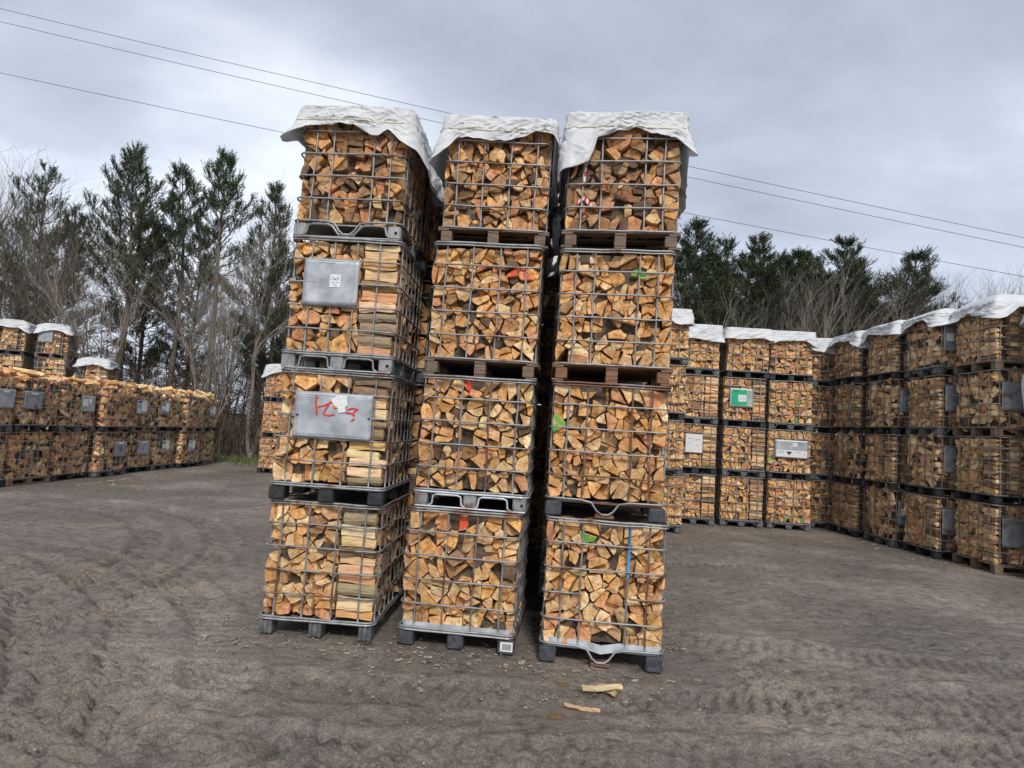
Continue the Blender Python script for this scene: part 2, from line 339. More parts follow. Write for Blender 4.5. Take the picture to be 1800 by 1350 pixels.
def ground_mat():
    m, nt, b = mat('churned_mud', (.12, .1, .085), .8)
    geo = N(nt, 'ShaderNodeNewGeometry'); P = geo.outputs['Position']
    a = noise(nt, P, .55, 5, .6); f = noise(nt, mapping(nt, P, (1, 1.6, 1)), 7, 7, .65); h = noise(nt, P, 60, 6, .7)
    c = ramp(nt, a, [(.33, (.138, .122, .108)), (.5, (.168, .142, .119)), (.66, (.245, .212, .180))])
    c = mixc(nt, 1.0, c, ramp(nt, f, [(.3, (.45, .43, .41)), (.47, (1, 1, 1)), (.72, (1.3, 1.28, 1.25))]), 'MULTIPLY')
    c = mixc(nt, 1.0, c, ramp(nt, h, [(.35, (.58, .58, .58)), (.5, (1, 1, 1)), (.68, (1.36, 1.35, 1.33))]), 'MULTIPLY')
    # pale grit
    vo = N(nt, 'ShaderNodeTexVoronoi'); vo.inputs['Scale'].default_value = 42; vo.inputs['Randomness'].default_value = 1; nt.links.new(P, vo.inputs['Vector'])
    vm = ramp(nt, vo.outputs['Distance'], [(.10, (1, 1, 1)), (.16, (0, 0, 0))])
    gm = ramp(nt, noise(nt, P, 1.1, 5, .7), [(.52, (0, 0, 0)), (.62, (1, 1, 1))])
    g2 = N(nt, 'ShaderNodeMath', operation='MULTIPLY'); nt.links.new(vm, g2.inputs[0]); nt.links.new(gm, g2.inputs[1])
    c = mixc(nt, g2.outputs[0], c, (.36, .34, .32))
    v3 = N(nt, 'ShaderNodeTexVoronoi'); v3.inputs['Scale'].default_value = 30; nt.links.new(mapping(nt, P, (1, 1.15, 1)), v3.inputs['Vector'])
    v4 = N(nt, 'ShaderNodeTexVoronoi'); v4.inputs['Scale'].default_value = 85; nt.links.new(P, v4.inputs['Vector'])
    c = mixc(nt, 1.0, c, ramp(nt, v4.outputs['Color'], [(.2, (.86, .86, .86)), (.8, (1.12, 1.12, 1.11))]), 'MULTIPLY')
    nt.links.new(c, b.inputs['Base Color'])
    nt.links.new(ramp(nt, a, [(.35, (.45, .45, .45)), (.6, (.8, .8, .8))]), b.inputs['Roughness'])
    p = bump(nt, b, f, .5, .035); p = bump(nt, b, h, .7, .013, p); bump(nt, b, ramp(nt, v4.outputs['Distance'], [(.0, (1, 1, 1)), (.7, (0, 0, 0))]), .35, .006, p)
    return m
g = obj('ground', ground_mesh()); g.data.materials.append(ground_mat()); tag(g, kind='structure')

# ------------------------------------------------------------------ split log layouts
def clip(poly, nx, ny, c):
    out = []; L = len(poly)
    for i in range(L):
        a = poly[i]; b = poly[(i + 1) % L]; da = a[0] * nx + a[1] * ny - c; db = b[0] * nx + b[1] * ny - c
        if da <= 0: out.append(a)
        if (da < 0 < db) or (db < 0 < da):
            t = da / (da - db); out.append((a[0] + (b[0] - a[0]) * t, a[1] + (b[1] - a[1]) * t))
    return out
def area(p): return .5 * sum(p[i][0] * p[(i + 1) % len(p)][1] - p[(i + 1) % len(p)][0] * p[i][1] for i in range(len(p)))
def cen(p): return (sum(q[0] for q in p) / len(p), sum(q[1] for q in p) / len(p))
def layout(W, H, rnd, cell=.141):
    nx = max(2, round(W / cell)); nz = max(2, round(H / (cell * .93)))
    S = [((i + .5 + (j % 2) * .4 - .2 + rnd.uniform(-.36, .36)) * W / nx, (j + .5 + rnd.uniform(-.33, .33)) * H / nz) for j in range(nz) for i in range(nx)]
    polys = []
    for a in S:
        p = [(0, 0), (W, 0), (W, H), (0, H)]
        for b in S:
            if b is a or abs(a[0] - b[0]) + abs(a[1] - b[1]) > cell * 3.4: continue
            nx_, ny_ = b[0] - a[0], b[1] - a[1]; p = clip(p, nx_, ny_, (nx_ * (a[0] + b[0]) + ny_ * (a[1] + b[1])) / 2)
            if len(p) < 3: break
        if len(p) < 3: continue
        pieces = [p]; an = rnd.uniform(0, math.pi)
        r = rnd.random(); cuts = 0 if r < .10 else (1 if r < .72 else 2)
        c = cen(p); c = (c[0] + rnd.uniform(-.02, .02), c[1] + rnd.uniform(-.02, .02))
        for k in range(cuts):
            nn = []; ck, sk = math.cos(an), math.sin(an)
            if k == 1 and rnd.random() < .5: keep = pieces.pop()
            else: keep = None
            for q in pieces:
                d = c[0] * ck + c[1] * sk
                nn += [clip(q, ck, sk, d), clip(q, -ck, -sk, -d)]
            pieces = [q for q in nn if len(q) > 2] + ([keep] if keep else [])
            an += rnd.uniform(1.0, 2.1)
        polys += [(q, c) for q in pieces if len(q) > 2 and abs(area(q)) > .0016]
    res = []
    for q, pc in polys:
        # drop very short edges
        q2 = [v for i, v in enumerate(q) if math.dist(v, q[i - 1]) > .014]
        if len(q2) < 3: continue
        q = q2; c = cen(q)
        
        if rnd.random() < .035: continue
        an = rnd.gauss(0, .12); s = rnd.uniform(.85, .975); dx, dz = rnd.uniform(-.006, .006), rnd.uniform(-.008, .003)
        ca, sa = math.cos(an) * s, math.sin(an) * s
        q = [(c[0] + dx + (x - c[0]) * ca - (z - c[1]) * sa, c[1] + dz + (x - c[0]) * sa + (z - c[1]) * ca) for x, z in q]
        if not all(math.isfinite(t) for v in q for t in v): continue
        res.append((q, pc))
    return res
PAL = {'orange': (.74, .43, .18), 'tan': (.74, .51, .275), 'pale': (.84, .63, .37), 'reddish': (.66, .35, .185), 'brown': (.38, .235, .13), 'dark': (.16, .11, .075)}
def pick(rnd, wts):
    r = rnd.random() * sum(wts); ks = list(PAL)
    for k, w_ in zip(ks, wts):
        r -= w_
        if r <= 0: return k
    return ks[-1]
def log_end(q, pc, rnd, y0, length, tone, paint=None, c0=(0, 0, 0), detail=True, bark_p=.8, back=False):
    """end-on split log: outline q in the x-z plane, running along +y. Returns (verts, faces, mats, uvs)"""
    L = len(q)
    # bark edge: the edge farthest from the pith
    far = max(range(L), key=lambda i: math.dist(((q[i][0] + q[(i + 1) % L][0]) / 2, (q[i][1] + q[(i + 1) % L][1]) / 2), pc) + math.dist(q[i], q[(i + 1) % L]) * .5)
    hasbark = rnd.random() < bark_p; pts = []; bark = []
    for i in range(L):
        a, b = q[i], q[(i + 1) % L]; d = math.dist(a, b); pts.append(a); bark.append(hasbark and i == far)
        if not detail: continue
        nx, nz = (b[1] - a[1]) / d, -(b[0] - a[0]) / d
        if i == far:
            bl = d * rnd.uniform(.06, .13)
            for t in (.25, .5, .75):
                k = bl * 4 * t * (1 - t) * .9 + rnd.uniform(-.0015, .0015); pts.append((a[0] + (b[0] - a[0]) * t + nx * k, a[1] + (b[1] - a[1]) * t + nz * k)); bark.append(hasbark)
        elif d > .05:
            t = rnd.uniform(.35, .65); k = rnd.uniform(-.006, .003); pts.append((a[0] + (b[0] - a[0]) * t + nx * k, a[1] + (b[1] - a[1]) * t + nz * k)); bark.append(False)
    n = len(pts); c = cen(pts); tx, tz = rnd.gauss(0, .16), rnd.gauss(0, .16)
    def yy(x, z): return y0 + (x - c[0]) * tx + (z - c[1]) * tz
    gx_, gz_ = rnd.gauss(0, .05), rnd.gauss(0, .05)
    vs = []; rings = []
    if detail:
        vs += [(c[0] + (x - c[0]) * .93, yy(x, z), c[1] + (z - c[1]) * .93) for x, z in pts]
        vs += [(x, yy(x, z) + .005, z) for x, z in pts]
    else: vs += [(x, yy(x, z), z) for x, z in pts]
    vs += [(c[0] + (x - c[0]) * .9 + gx_ * length, y0 + length, c[1] + (z - c[1]) * .9 + gz_ * length) for x, z in pts]
    vs = [(v[0] - c0[0], v[1] - c0[1], v[2] - c0[2]) for v in vs]
    R = 3 if detail else 2
    fs = [tuple(range(n))]; ms = [0]; uvs = [[(x - pc[0], z - pc[1]) for x, z in pts]]
    off = rnd.uniform(0, 40)
    for r in range(R - 1):
        for i in range(n):
            j = (i + 1) % n; fs.append((r * n + j, r * n + i, (r + 1) * n + i, (r + 1) * n + j))
            if detail and r == 0: ms.append(2 if bark[i] else 0); uvs.append([(pts[j][0] - pc[0], pts[j][1] - pc[1]), (pts[i][0] - pc[0], pts[i][1] - pc[1])] * 2)
            else:
                ms.append(2 if bark[i] else 1); p0 = off + i * .06; p1 = off + i * .06 + .05
                uvs.append([(0 + off, p1), (0 + off, p0), (length + off, p0), (length + off, p1)])
    if back: fs.append(tuple(range(R * n - 1, (R - 1) * n - 1, -1))); ms.append(0); uvs.append([(pts[i][0] - pc[0], pts[i][1] - pc[1]) for i in range(n - 1, -1, -1)])
    return vs, fs, ms, uvs
def rough_log(length, sec, rnd, segs=5, jit=.005, barks=()):
    """split log with its axis along x; sec = outline in the y-z plane; both ends closed"""
    n = len(sec); vs = []; off = rnd.uniform(0, 40)
    c = cen(sec); ph = rnd.uniform(0, 9)
    for s in range(segs + 1):
        t = s / segs; x = (t - .5) * length; k = 1 + .05 * math.sin(ph + t * 4) ; by = .006 * math.sin(ph * 2 + t * 5); bz = .006 * math.sin(ph * 3 + t * 4)
        for (a, b) in sec:
            vs.append((x + (rnd.uniform(-.006, .006) if s in (0, segs) else 0), c[0] + (a - c[0]) * k + by + rnd.uniform(-jit, jit), c[1] + (b - c[1]) * k + bz + rnd.uniform(-jit, jit)))
    fs = [tuple(range(n)), tuple(range(segs * n + n - 1, segs * n - 1, -1))]; ms = [0, 0]
    uvs = [[(a, b) for a, b in sec], [(a, b) for a, b in sec[::-1]]]
    for s in range(segs):
        for i in range(n):
            j = (i + 1) % n; fs.append((s * n + j, s * n + i, (s + 1) * n + i, (s + 1) * n + j)); ms.append(2 if i in barks else 1)
            x0, x1 = off + s / segs * length, off + (s + 1) / segs * length; p0, p1 = off + i * .07, off + i * .07 + .065
            uvs.append([(x0, p1), (x0, p0), (x1, p0), (x1, p1)])
    return vs, fs, ms, uvs
def wedge(rnd, h, d):
    """random split-log cross-section (y-z), tall h on the near side, deep d"""
    k = rnd.random()
    if k < .35: return [(0, 0), (0, h), (d, h * rnd.uniform(.3, .8))], ()
    if k < .75: return [(0, 0), (rnd.uniform(-.004, .004), h), (d, h * rnd.uniform(.6, 1)), (d, h * rnd.uniform(0, .3))], ()
    return [(.012, 0), (-.010, h * .33), (-.010, h * .68), (.012, h), (d, h * .5)], (0, 1, 2)
def xf(vs, Mx): return [tuple(Mx @ Vector(v)) for v in vs]

ALL = MB()                     # every log past the 300 largest: one object
LOGS = []                      # candidates for individual logs: (score, builder)
ORD = ['first', 'second', 'third', 'fourth', 'fifth', 'sixth', 'seventh', 'eighth', 'ninth', 'tenth', 'eleventh', 'twelfth', '13th', '14th', '15th', '16th', '17th', '18th', '19th', '20th', '21st', '22nd', '23rd', '24th']

def front_logs(Mx, Hs, seed, style, wts, where, paints=(), individual=True):
    """fill the front of a foreground cage. Mx: cage matrix (origin = front-left foot), local x right, y in, z up"""
    rnd = random.Random(seed); z0 = .165; H = Hs - .03; items = []; LY = layout(.62 if style == 'S' else .96, H, rnd)
    near_ = [min(range(len(LY)), key=lambda k: math.dist((cen(LY[k][0])[0] + .02, cen(LY[k][0])[1] + z0), (px, pz))) for px, pz, pr, pcol in paints]
    We = .62 if style == 'S' else .96
    for k_, (q, pc) in enumerate(LY):
        q = [(x + .02, z + z0) for x, z in q]; pc = (pc[0] + .02, pc[1] + z0)
        tn = pick(rnd, wts); c = cen(q); pt = None
        tj = rnd.uniform(.82, 1.12); tone = tuple(t * tj * rnd.uniform(.96, 1.04) for t in PAL[tn])
        for (px, pz, pr, pcol) in paints:
            if math.dist(c, (px, pz)) < pr * .85 or k_ in near_: pt = (*pcol, 1)
        shp = 'wedge' if len(q) == 3 else ('blocky' if len(q) == 4 else 'rounded')
        items.append(dict(kind='end', q=q, pc=pc, c=c, a=abs(area(q)), tn=tn, tone=tone, paint=pt, shp=shp, y=.022 + rnd.random() ** 2 * .10, s=rnd.random()))
    if style == 'S':
        z = z0
        while z < z0 + H - .05:
            h = rnd.uniform(.062, .115); h = min(h, z0 + H - z)
            ln = rnd.uniform(.28, .325); x = .66 + ln / 2 + rnd.uniform(-.012, .012)
            tn = pick(rnd, [2, 4, 5, 2, 1.2, .3]); tone = tuple(t * rnd.uniform(.92, 1.1) for t in PAL[tn])
            items.append(dict(kind='side', c=(x, z + h / 2), h=h - .005, ln=ln, a=h * ln, tn=tn, tone=tone, paint=None, shp='long', y=.022 + rnd.random() * .03, s=rnd.random(), z=z)); z += h
    # rows for the descriptions
    nr = 10
    for it in items: it['row'] = min(nr - 1, int((it['c'][1] - z0) / (H / nr)))
    for r in range(nr):
        for i, it in enumerate(sorted([t for t in items if t['row'] == r], key=lambda t: t['c'][0])): it['ord'] = i
    P = Mx.translation; dist = math.hypot(P.x, P.y)
    for it in items:
        if it['kind'] == 'end': cl = (it['c'][0], it['y'] + .1, it['c'][1])
        else: cl = (it['c'][0], it['y'] + .04, it['z'])
        ad = {'orange': 'orange', 'tan': 'tan', 'pale': 'pale', 'reddish': 'reddish', 'brown': 'brown', 'dark': 'dark'}[it['tn']]
        if it['kind'] == 'side': lb = 'long %s log lying sideways, %s layer up, %s' % (ad, ORD[it['row']], where)
        elif it['paint']: lb = 'paint-marked %s log end, %s from left, %s layer up, %s' % (ad, ORD[it['ord']], ORD[it['row']], where)
        else: lb = '%s %s log end, %s from left, %s layer up, %s' % (ad, it['shp'], ORD[it['ord']], ORD[it['row']], where)
        d3 = (Mx @ Vector(cl) - Vector((0, 0, CAMH))).length
        LOGS.append((it['a'] / d3 ** 2 if individual else -1, it, Mx, cl, lb))
def emit_log(it, Mx, cl, lb, single):
    rnd = random.Random(int(it['s'] * 1e9))
    if it['kind'] == 'end':
        L = rnd.uniform(.22, .27); vs, fs, ms, uvs = log_end(it['q'], it['pc'], rnd, it['y'], L, it['tone'], c0=cl if single else (0, 0, 0), back=single)
    else:
        sec, bk = wedge(rnd, it['h'], .11)
        if it['tn'] in ('dark', 'brown'): bk = (0,) if len(sec) < 5 else bk
        vs, fs, ms, uvs = rough_log(it['ln'], sec, rnd, 6, .0035, bk)
        vs = [(x, y - .04, z) for x, y, z in vs]
        if not single: vs = [(x + cl[0], y + cl[1], z + cl[2]) for x, y, z in vs]
    if single:
        mb = MB(); mb.add(vs, fs, ms, uvs, it['tone'], it['paint']); o = obj('split_log', mb.mesh('split_log', WOOD))
        o.matrix_world = Mx @ Matrix.Translation(cl); tag(o, lb, 'log', 'split logs in the front cages')
    else: ALL.add(xf(vs, Mx), fs, ms, uvs, it['tone'], it['paint'])

# ---- reusable log walls for the other cage faces (template in local x-z, depth +y)
def template(style, W, H, seed, cell=.145, detail=False):
    rnd = random.Random(seed); T = []
    if style in ('E', 'S'):
        We = W if style == 'E' else W * .66
        for q, pc in layout(We, H, rnd, cell):
            T.append((log_end(q, pc, rnd, rnd.random() ** 2 * .06, .2, None, detail=detail), rnd.random(), rnd.random()))
    if style in ('S', 'H'):
        xs = [(W * .68, W)] if style == 'S' else [(0, W * .33), (W * .33, W * .67), (W * .67, W)]
        for a, b in xs:
            z = 0; 
            while z < H - .04:
                h = min(rnd.uniform(.05, .10), H - z); sec, bk = wedge(rnd, h - .005, .1)
                vs, fs, ms, uvs = rough_log((b - a) * rnd.uniform(.85, .97), sec, rnd, 2, .004, bk)
                vs = [(x + (a + b) / 2, y + rnd.uniform(0, .04), zz + z) for x, y, zz in vs]
                T.append(((vs, fs, ms, uvs), rnd.random(), rnd.random())); z += h
    if style == 'J':
        z = 0
        while z < H:
            x = rnd.uniform(-.05, .05)
            while x < W:
                L = rnd.uniform(.18, .33); s = rnd.uniform(.09, .15); sec, bk = wedge(rnd, s, s * rnd.uniform(.7, 1.1))
                vs, fs, ms, uvs = rough_log(L, sec, rnd, 2, .005, bk)
                R = Matrix.Rotation(rnd.uniform(-.9, .9), 4, 'Y') @ Matrix.Rotation(rnd.uniform(-1.3, 1.3), 4, 'Z') @ Matrix.Rotation(rnd.uniform(0, 6.28), 4, 'X')
                if rnd.random() < .3: R = Matrix.Rotation(math.pi / 2 + rnd.uniform(-.3, .3), 4, 'Y') @ R
                m_ = Matrix.Translation((min(max(x, .12), W - .12), .09 + rnd.uniform(0, .05), min(max(z, .08), H - .06))) @ R
                vs = [tuple(m_ @ Vector(v)) for v in vs]; vs = [(max(.0, min(W, a)), max(.012, b), c) for a, b, c in vs]
                T.append(((vs, fs, ms, uvs), rnd.random(), rnd.random())); x += rnd.uniform(.11, .21)
            z += rnd.uniform(.075, .1)
    return T
_T = {}
def get_T(style, W, seed):
    k = (style, W, seed)
    if k not in _T: _T[k] = template(style, W, .955, seed * 13 + int(W * 10), .145 if W < 1.1 else .15)
    return _T[k]
def put_wall(T, Mx, rnd, wts, mirror=False, pm=None):
    A = np.array(Mx)
    for (vs, fs, ms, uvs), r1, r2 in T:
        v = np.array(vs)
        v = v @ A[:3, :3].T + A[:3, 3]
        tn = pick(rnd, wts); tj = rnd.uniform(.9, 1.2)
        ALL.add([tuple(a) for a in v], fs, ms, uvs, tuple(t * tj for t in PAL[tn]), pm if (pm and rnd.random() < .02) else None)
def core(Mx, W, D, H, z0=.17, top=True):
    """plain dark box added inside a cage to keep the gaps between logs dark"""
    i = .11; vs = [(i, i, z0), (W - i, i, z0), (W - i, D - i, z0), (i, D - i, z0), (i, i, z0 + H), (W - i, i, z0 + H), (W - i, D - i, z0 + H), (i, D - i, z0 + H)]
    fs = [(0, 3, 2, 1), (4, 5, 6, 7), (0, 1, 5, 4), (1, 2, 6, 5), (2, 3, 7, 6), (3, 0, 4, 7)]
    ALL.add(xf(vs, Mx), fs, 2, [[(0, 0), (1, 0), (1, 1), (0, 1)]] * 6, (.06, .045, .03))  # added box blocks light; its dark tone stands in for shade between logs
def face_mx(Mx, W, D, side, sc_=1.0, ins=0.0):
    """matrix taking template coords (x along face, y inward, z up) into a cage whose origin is its front-left foot"""
    T0 = Matrix.Translation((0, 0, .165)) @ Matrix.Diagonal((1, 1, sc_, 1))
    if side == 'F': L = Matrix.Translation((.02, .022, 0))
    if side == 'R': L = Matrix.Translation((W - .022, .02, 0)) @ Matrix.Rotation(math.pi / 2, 4, 'Z')
    if side == 'B': L = Matrix.Translation((W - .02, D - .022, 0)) @ Matrix.Rotation(math.pi, 4, 'Z')
    if side == 'L': L = Matrix.Translation((.022, D - .02, 0)) @ Matrix.Rotation(-math.pi / 2, 4, 'Z')
    return Mx @ T0 @ L @ Matrix.Translation((ins, 0, 0))

# ------------------------------------------------------------------ cages
CW, CD, CHT = 1.0, 1.2, 1.0
RZ = .15                                     # rim height above the feet
def ring_pts(W, D, z, rnd, rad=.07, inset=.0, dip=None, wob=.004):
    P = []
    def ln(a, b, n):
        for i in range(n):
            t = i / n; x = a[0] + (b[0] - a[0]) * t; y = a[1] + (b[1] - a[1]) * t
            P.append([x + (rnd.uniform(-wob, wob)), y + rnd.uniform(-wob, wob), z + rnd.uniform(-wob, wob) * .8])
    def arc(cx, cy, a0):
        for i in range(5):
            a = a0 + i / 5 * math.pi / 2; P.append([cx + math.cos(a) * rad, cy + math.sin(a) * rad, z])
    x0, x1, y0, y1 = inset, W - inset, inset, D - inset
    if dip:
        for u, dz in ((rad, 0), (.3, -.004), (.385, -.02), (.43, -.085), (.47, -.115), (.53, -.115), (.57, -.085), (.615, -.02), (.7, -.004)): P.append([u, y0, z + dz])
    else: ln((x0 + rad, y0), (x1 - rad, y0), 6)
    arc(x1 - rad, y0 + rad, -math.pi / 2); ln((x1, y0 + rad), (x1, y1 - rad), 6); arc(x1 - rad, y1 - rad, 0)
    ln((x1 - rad, y1), (x0 + rad, y1), 4); arc(x0 + rad, y1 - rad, math.pi / 2); ln((x0, y1 - rad), (x0, y0 + rad), 6); arc(x0 + rad, y0 + rad, math.pi)
    return P
UPR = {'A': (.15, .31, .69, .85), 'B': (.13, .37, .62, .86), 'C': (.20, .40, .60, .80)}
def rail_meshes(seed, kind, fine=True):
    rnd = random.Random(seed); out_ = []
    for i, z in enumerate((0, .2, .4, .6, .8, .99)):
        mb = MB(); pts = ring_pts(CW, CD, RZ + z, rnd, dip=(kind == 'dip' and i == 0), wob=.0045 if fine else .006)
        mb.tube(pts, .0098 if i in (0, 5) else .0082, 6 if fine else 4, True)
        if i == 5: mb.tube([(a, b, c - .022) for a, b, c in pts], .008, 5 if fine else 4, True)
        if kind == 'gap' and i == 2 and False: pass
        out_.append(mb.mesh('rail', [M['steel']], fine))
    return out_
def upright_mesh(seed, fine=True):
    rnd = random.Random(seed); mb = MB(); pts = []; rs = []
    for i in range(21):
        z = RZ + i / 20 * .985; near = min(abs(z - RZ - q) for q in (0, .2, .4, .6, .8, .99)) < .02
        pts.append((rnd.uniform(-.002, .002) + math.sin(i * .3 + seed) * .003, 0, z)); rs.append(.0070 if near else .0087)
    mb.tube(pts if fine else pts[::10], rs if fine else .0095, 6 if fine else 4)
    return mb.mesh('upright', [M['steel']], fine)
def upright_spots(var):
    s = [(u * CW, .014) for u in UPR[var]] + [(CW - .016, v) for v in (.10, .27, .44, .60, .77, .94, 1.10)] + [(.016, v) for v in (.10, .27, .44, .60, .77, .94, 1.10)]
    return s + [(u * CW, CD - .014) for u in (.15, .38, .62, .85)]
def foot_mesh(kind, mi):
    mb = MB()
    if kind == 'steel':
        mb.bbox(-.06, .06, 0, .11, .004, .128, .012)
        for dx in (-.03, 0, .03): mb.box(dx - .003, dx + .003, -.003, .004, .02, .115)
        return mb.mesh('foot', [M[mi]])
    if kind == 'wood':
        mb.bbox(-.05, .05, 0, .14, .022, .113, .004); return mb.mesh('foot', [M[mi]])
    if kind == 'ribbed':
        for dx in (-.052, -.012, .028): mb.bbox(dx, dx + .03, 0, .14, 0, .115, .006)
        mb.box(-.05, .055, .012, .13, .01, .11); return mb.mesh('foot', [M[mi]])
    mb.bbox(-.068, .068, 0, .14, 0, .118, .012)
    for dx in (-.045, -.015, .015, .045): mb.box(dx - .002, dx + .002, -.002, .004, .01, .11)
    return mb.mesh('foot', [M[mi]])
def pallet_body(kind, mi, pan=False):
    """tray, frame or boards of a pallet, without its feet"""
    mb = MB()
    if kind == 'wood':
        for i in range(6): mb.bbox(-.01, CW + .01, .0 + i * .218, .11 + i * .218, .132, .150 - .003 * (i % 2), .003)
        for x in (-.01, .45, .91): mb.bbox(x, x + .1, -.005, CD + .005, .113, .131, .003)
        for x in (-.01, .45, .91): mb.bbox(x, x + .1, 0, CD, 0, .021, .003)
        return [mb.mesh('pallet', [M[mi]])]
    mb.box(.03, CW - .03, .03, CD - .03, .118, .130)
    rnd = random.Random(3)
    if kind in ('steel', 'dip'):
        for yy in (.0, CD):
            s = 1 if yy == 0 else -1
            if kind == 'dip':
                pp = [(.02, yy, .02), (.10, yy, .02), (.13, yy, .04), (.15, yy, .105), (.19, yy, .118), (.33, yy, .118), (.37, yy, .10), (.43, yy, .03), (.57, yy, .03), (.63, yy, .10), (.67, yy, .118), (.81, yy, .118), (.85, yy, .105), (.87, yy, .04), (.90, yy, .02), (.98, yy, .02)]
                mb.tube(pp, .011, 6)
            else:
                for x0, x1 in ((.16, .44), (.56, .84)):
                    mb.tube([(x0 - .02, yy, .012), (x0 + .01, yy, .03), (x0 + .02, yy, .10), (x0 + .05, yy, .112), (x1 - .05, yy, .112), (x1 - .02, yy, .10), (x1 - .01, yy, .03), (x1 + .02, yy, .012)], .0085, 6)
            mb.tube([(.02, yy, .008), (CW - .02, yy, .008)], .008, 5)
        for x in (.02, CW - .02): mb.tube([(x, .02, .012), (x, CD - .02, .012)], .009, 5)
    if kind not in ('dip', 'plain'): mb.tube(ring_pts(CW + .02, CD + .02, .138, rnd, .08, wob=.003) if False else [(a - .004, b - .004, c) for a, b, c in ring_pts(CW + .008, CD + .008, .132, rnd, .075, wob=.002)], .009, 6, True)
    out_ = [mb.mesh('pallet', [M[mi]])]
    if pan:
        mb = MB(); t = []
        A = ring_pts(CW, CD, 0, rnd, .07, .02, wob=0); n = len(A)
        dz = lambda p: -.03 if (abs(p[0] - .5) < .12 and p[1] < .1) and kind == 'plain' else 0
        vs = [(p[0], p[1], .125 + dz(p)) for p in A] + [(p[0], p[1], .192 + dz(p)) for p in A] + [(.5 + (p[0] - .5) * .99, .6 + (p[1] - .6) * .99, .192 + dz(p)) for p in A] + [(.5 + (p[0] - .5) * .99, .6 + (p[1] - .6) * .99, .125 + dz(p)) for p in A]
        fs = [(r * n + i, r * n + (i + 1) % n, (r + 1) * n + (i + 1) % n, (r + 1) * n + i) for r in range(3) for i in range(n)]
        mb.add(vs, fs); out_.append(mb.mesh('tray', [M['pan']], False))
    return out_
FEET9 = [(x, y) for y in (.0, .53, 1.06) for x in (.07, .5, .93)]
_RM = [rail_meshes(11, 'n'), rail_meshes(12, 'n'), rail_meshes(13, 'n')]; _RD = [rail_meshes(14, 'dip'), rail_meshes(15, 'dip')]
_UM = [upright_mesh(s) for s in range(5)]
def set_mat(o, mm): 
    o.material_slots[0].link = 'OBJECT'; o.material_slots[0].material = mm
def detailed_cage(Mx, zs, label, var, pkind, fmat, bmat, fkind='block', dip=False, pan=False, seed=0, group='foreground cages of stacked logs', rusty=(), blue=None, gap=False, steel=None):
    rnd = random.Random(seed)
    root = bpy.data.objects.new('firewood_cage', None); COL.objects.link(root); root.empty_display_size = .3
    root.matrix_world = Mx @ Matrix.Diagonal((1, 1, zs, 1)); tag(root, label, 'cage', group)
    rails = (_RD if dip else _RM)[seed % (2 if dip else 3)]
    for i, me in enumerate(rails):
        if gap and i == 2:
            mb = MB(); pts = ring_pts(CW, CD, RZ + .4, random.Random(5), wob=.004)
            # the rail is cut away between two uprights
            k = [j for j, p in enumerate(pts) if not (.33 < p[0] < .68 and p[1] < .05)]; st = next(j for j, p in enumerate(pts) if p[0] >= .68 and p[1] < .05)
            seq = [(.70, 0, pts[st][2])] + [pts[(st + j) % len(pts)] for j in range(len(pts)) if not (.31 < pts[(st + j) % len(pts)][0] < .69 and pts[(st + j) % len(pts)][1] < .05)] + [(.31, 0, pts[0][2])]
            mb.tube(seq, .0092, 6); me = mb.mesh('rail', [M['steel']], True)
        o = obj('rail', me, root)
        if steel: set_mat(o, steel)
        if i in rusty: set_mat(o, M['rusty_steel'])
    for i, (x, y) in enumerate(upright_spots(var)):
        o = obj('upright', _UM[(i + seed) % 5], root, (x, y, 0), (0, 0, 0 if y < .05 or y > 1.15 else math.pi / 2))
        if steel: set_mat(o, steel)
        if ('u%d' % i) in rusty: set_mat(o, M['rusty_steel'])
        if blue is not None and i == blue:
            mb = MB(); mb.tube([(0, 0, RZ + .56), (0, 0, RZ + .985)], .0108, 8); obj('paint_stripe', mb.mesh('paint_stripe', [M['blue_paint']], True), root, (x, y, 0))
    bods = pallet_body(pkind, bmat, pan)
    p = obj('pallet', bods[0], root)
    if pan: obj('tray', bods[1], root)
    fm = foot_mesh(fkind, fmat)
    for j, (x, y) in enumerate(FEET9):
        if dip and j == 1: continue
        f_ = obj('foot', fm, p, (x, y, 0))
        if fkind == 'steel' and y == 0 and x > .9:
            mb = MB(); mb.tube([(x + .02, -.0045, .065), (x + .02, -.0015, .065)], .013, 14); obj('bolt_hole', mb.mesh('bolt_hole', [M['hole_shade']]), p)
    if dip:
        mb = MB(); mb.bbox(.42, .58, .0, .12, .0, .03, .006); obj('centre_skid', mb.mesh('centre_skid', [M['rusty_steel']]), p)
    return root
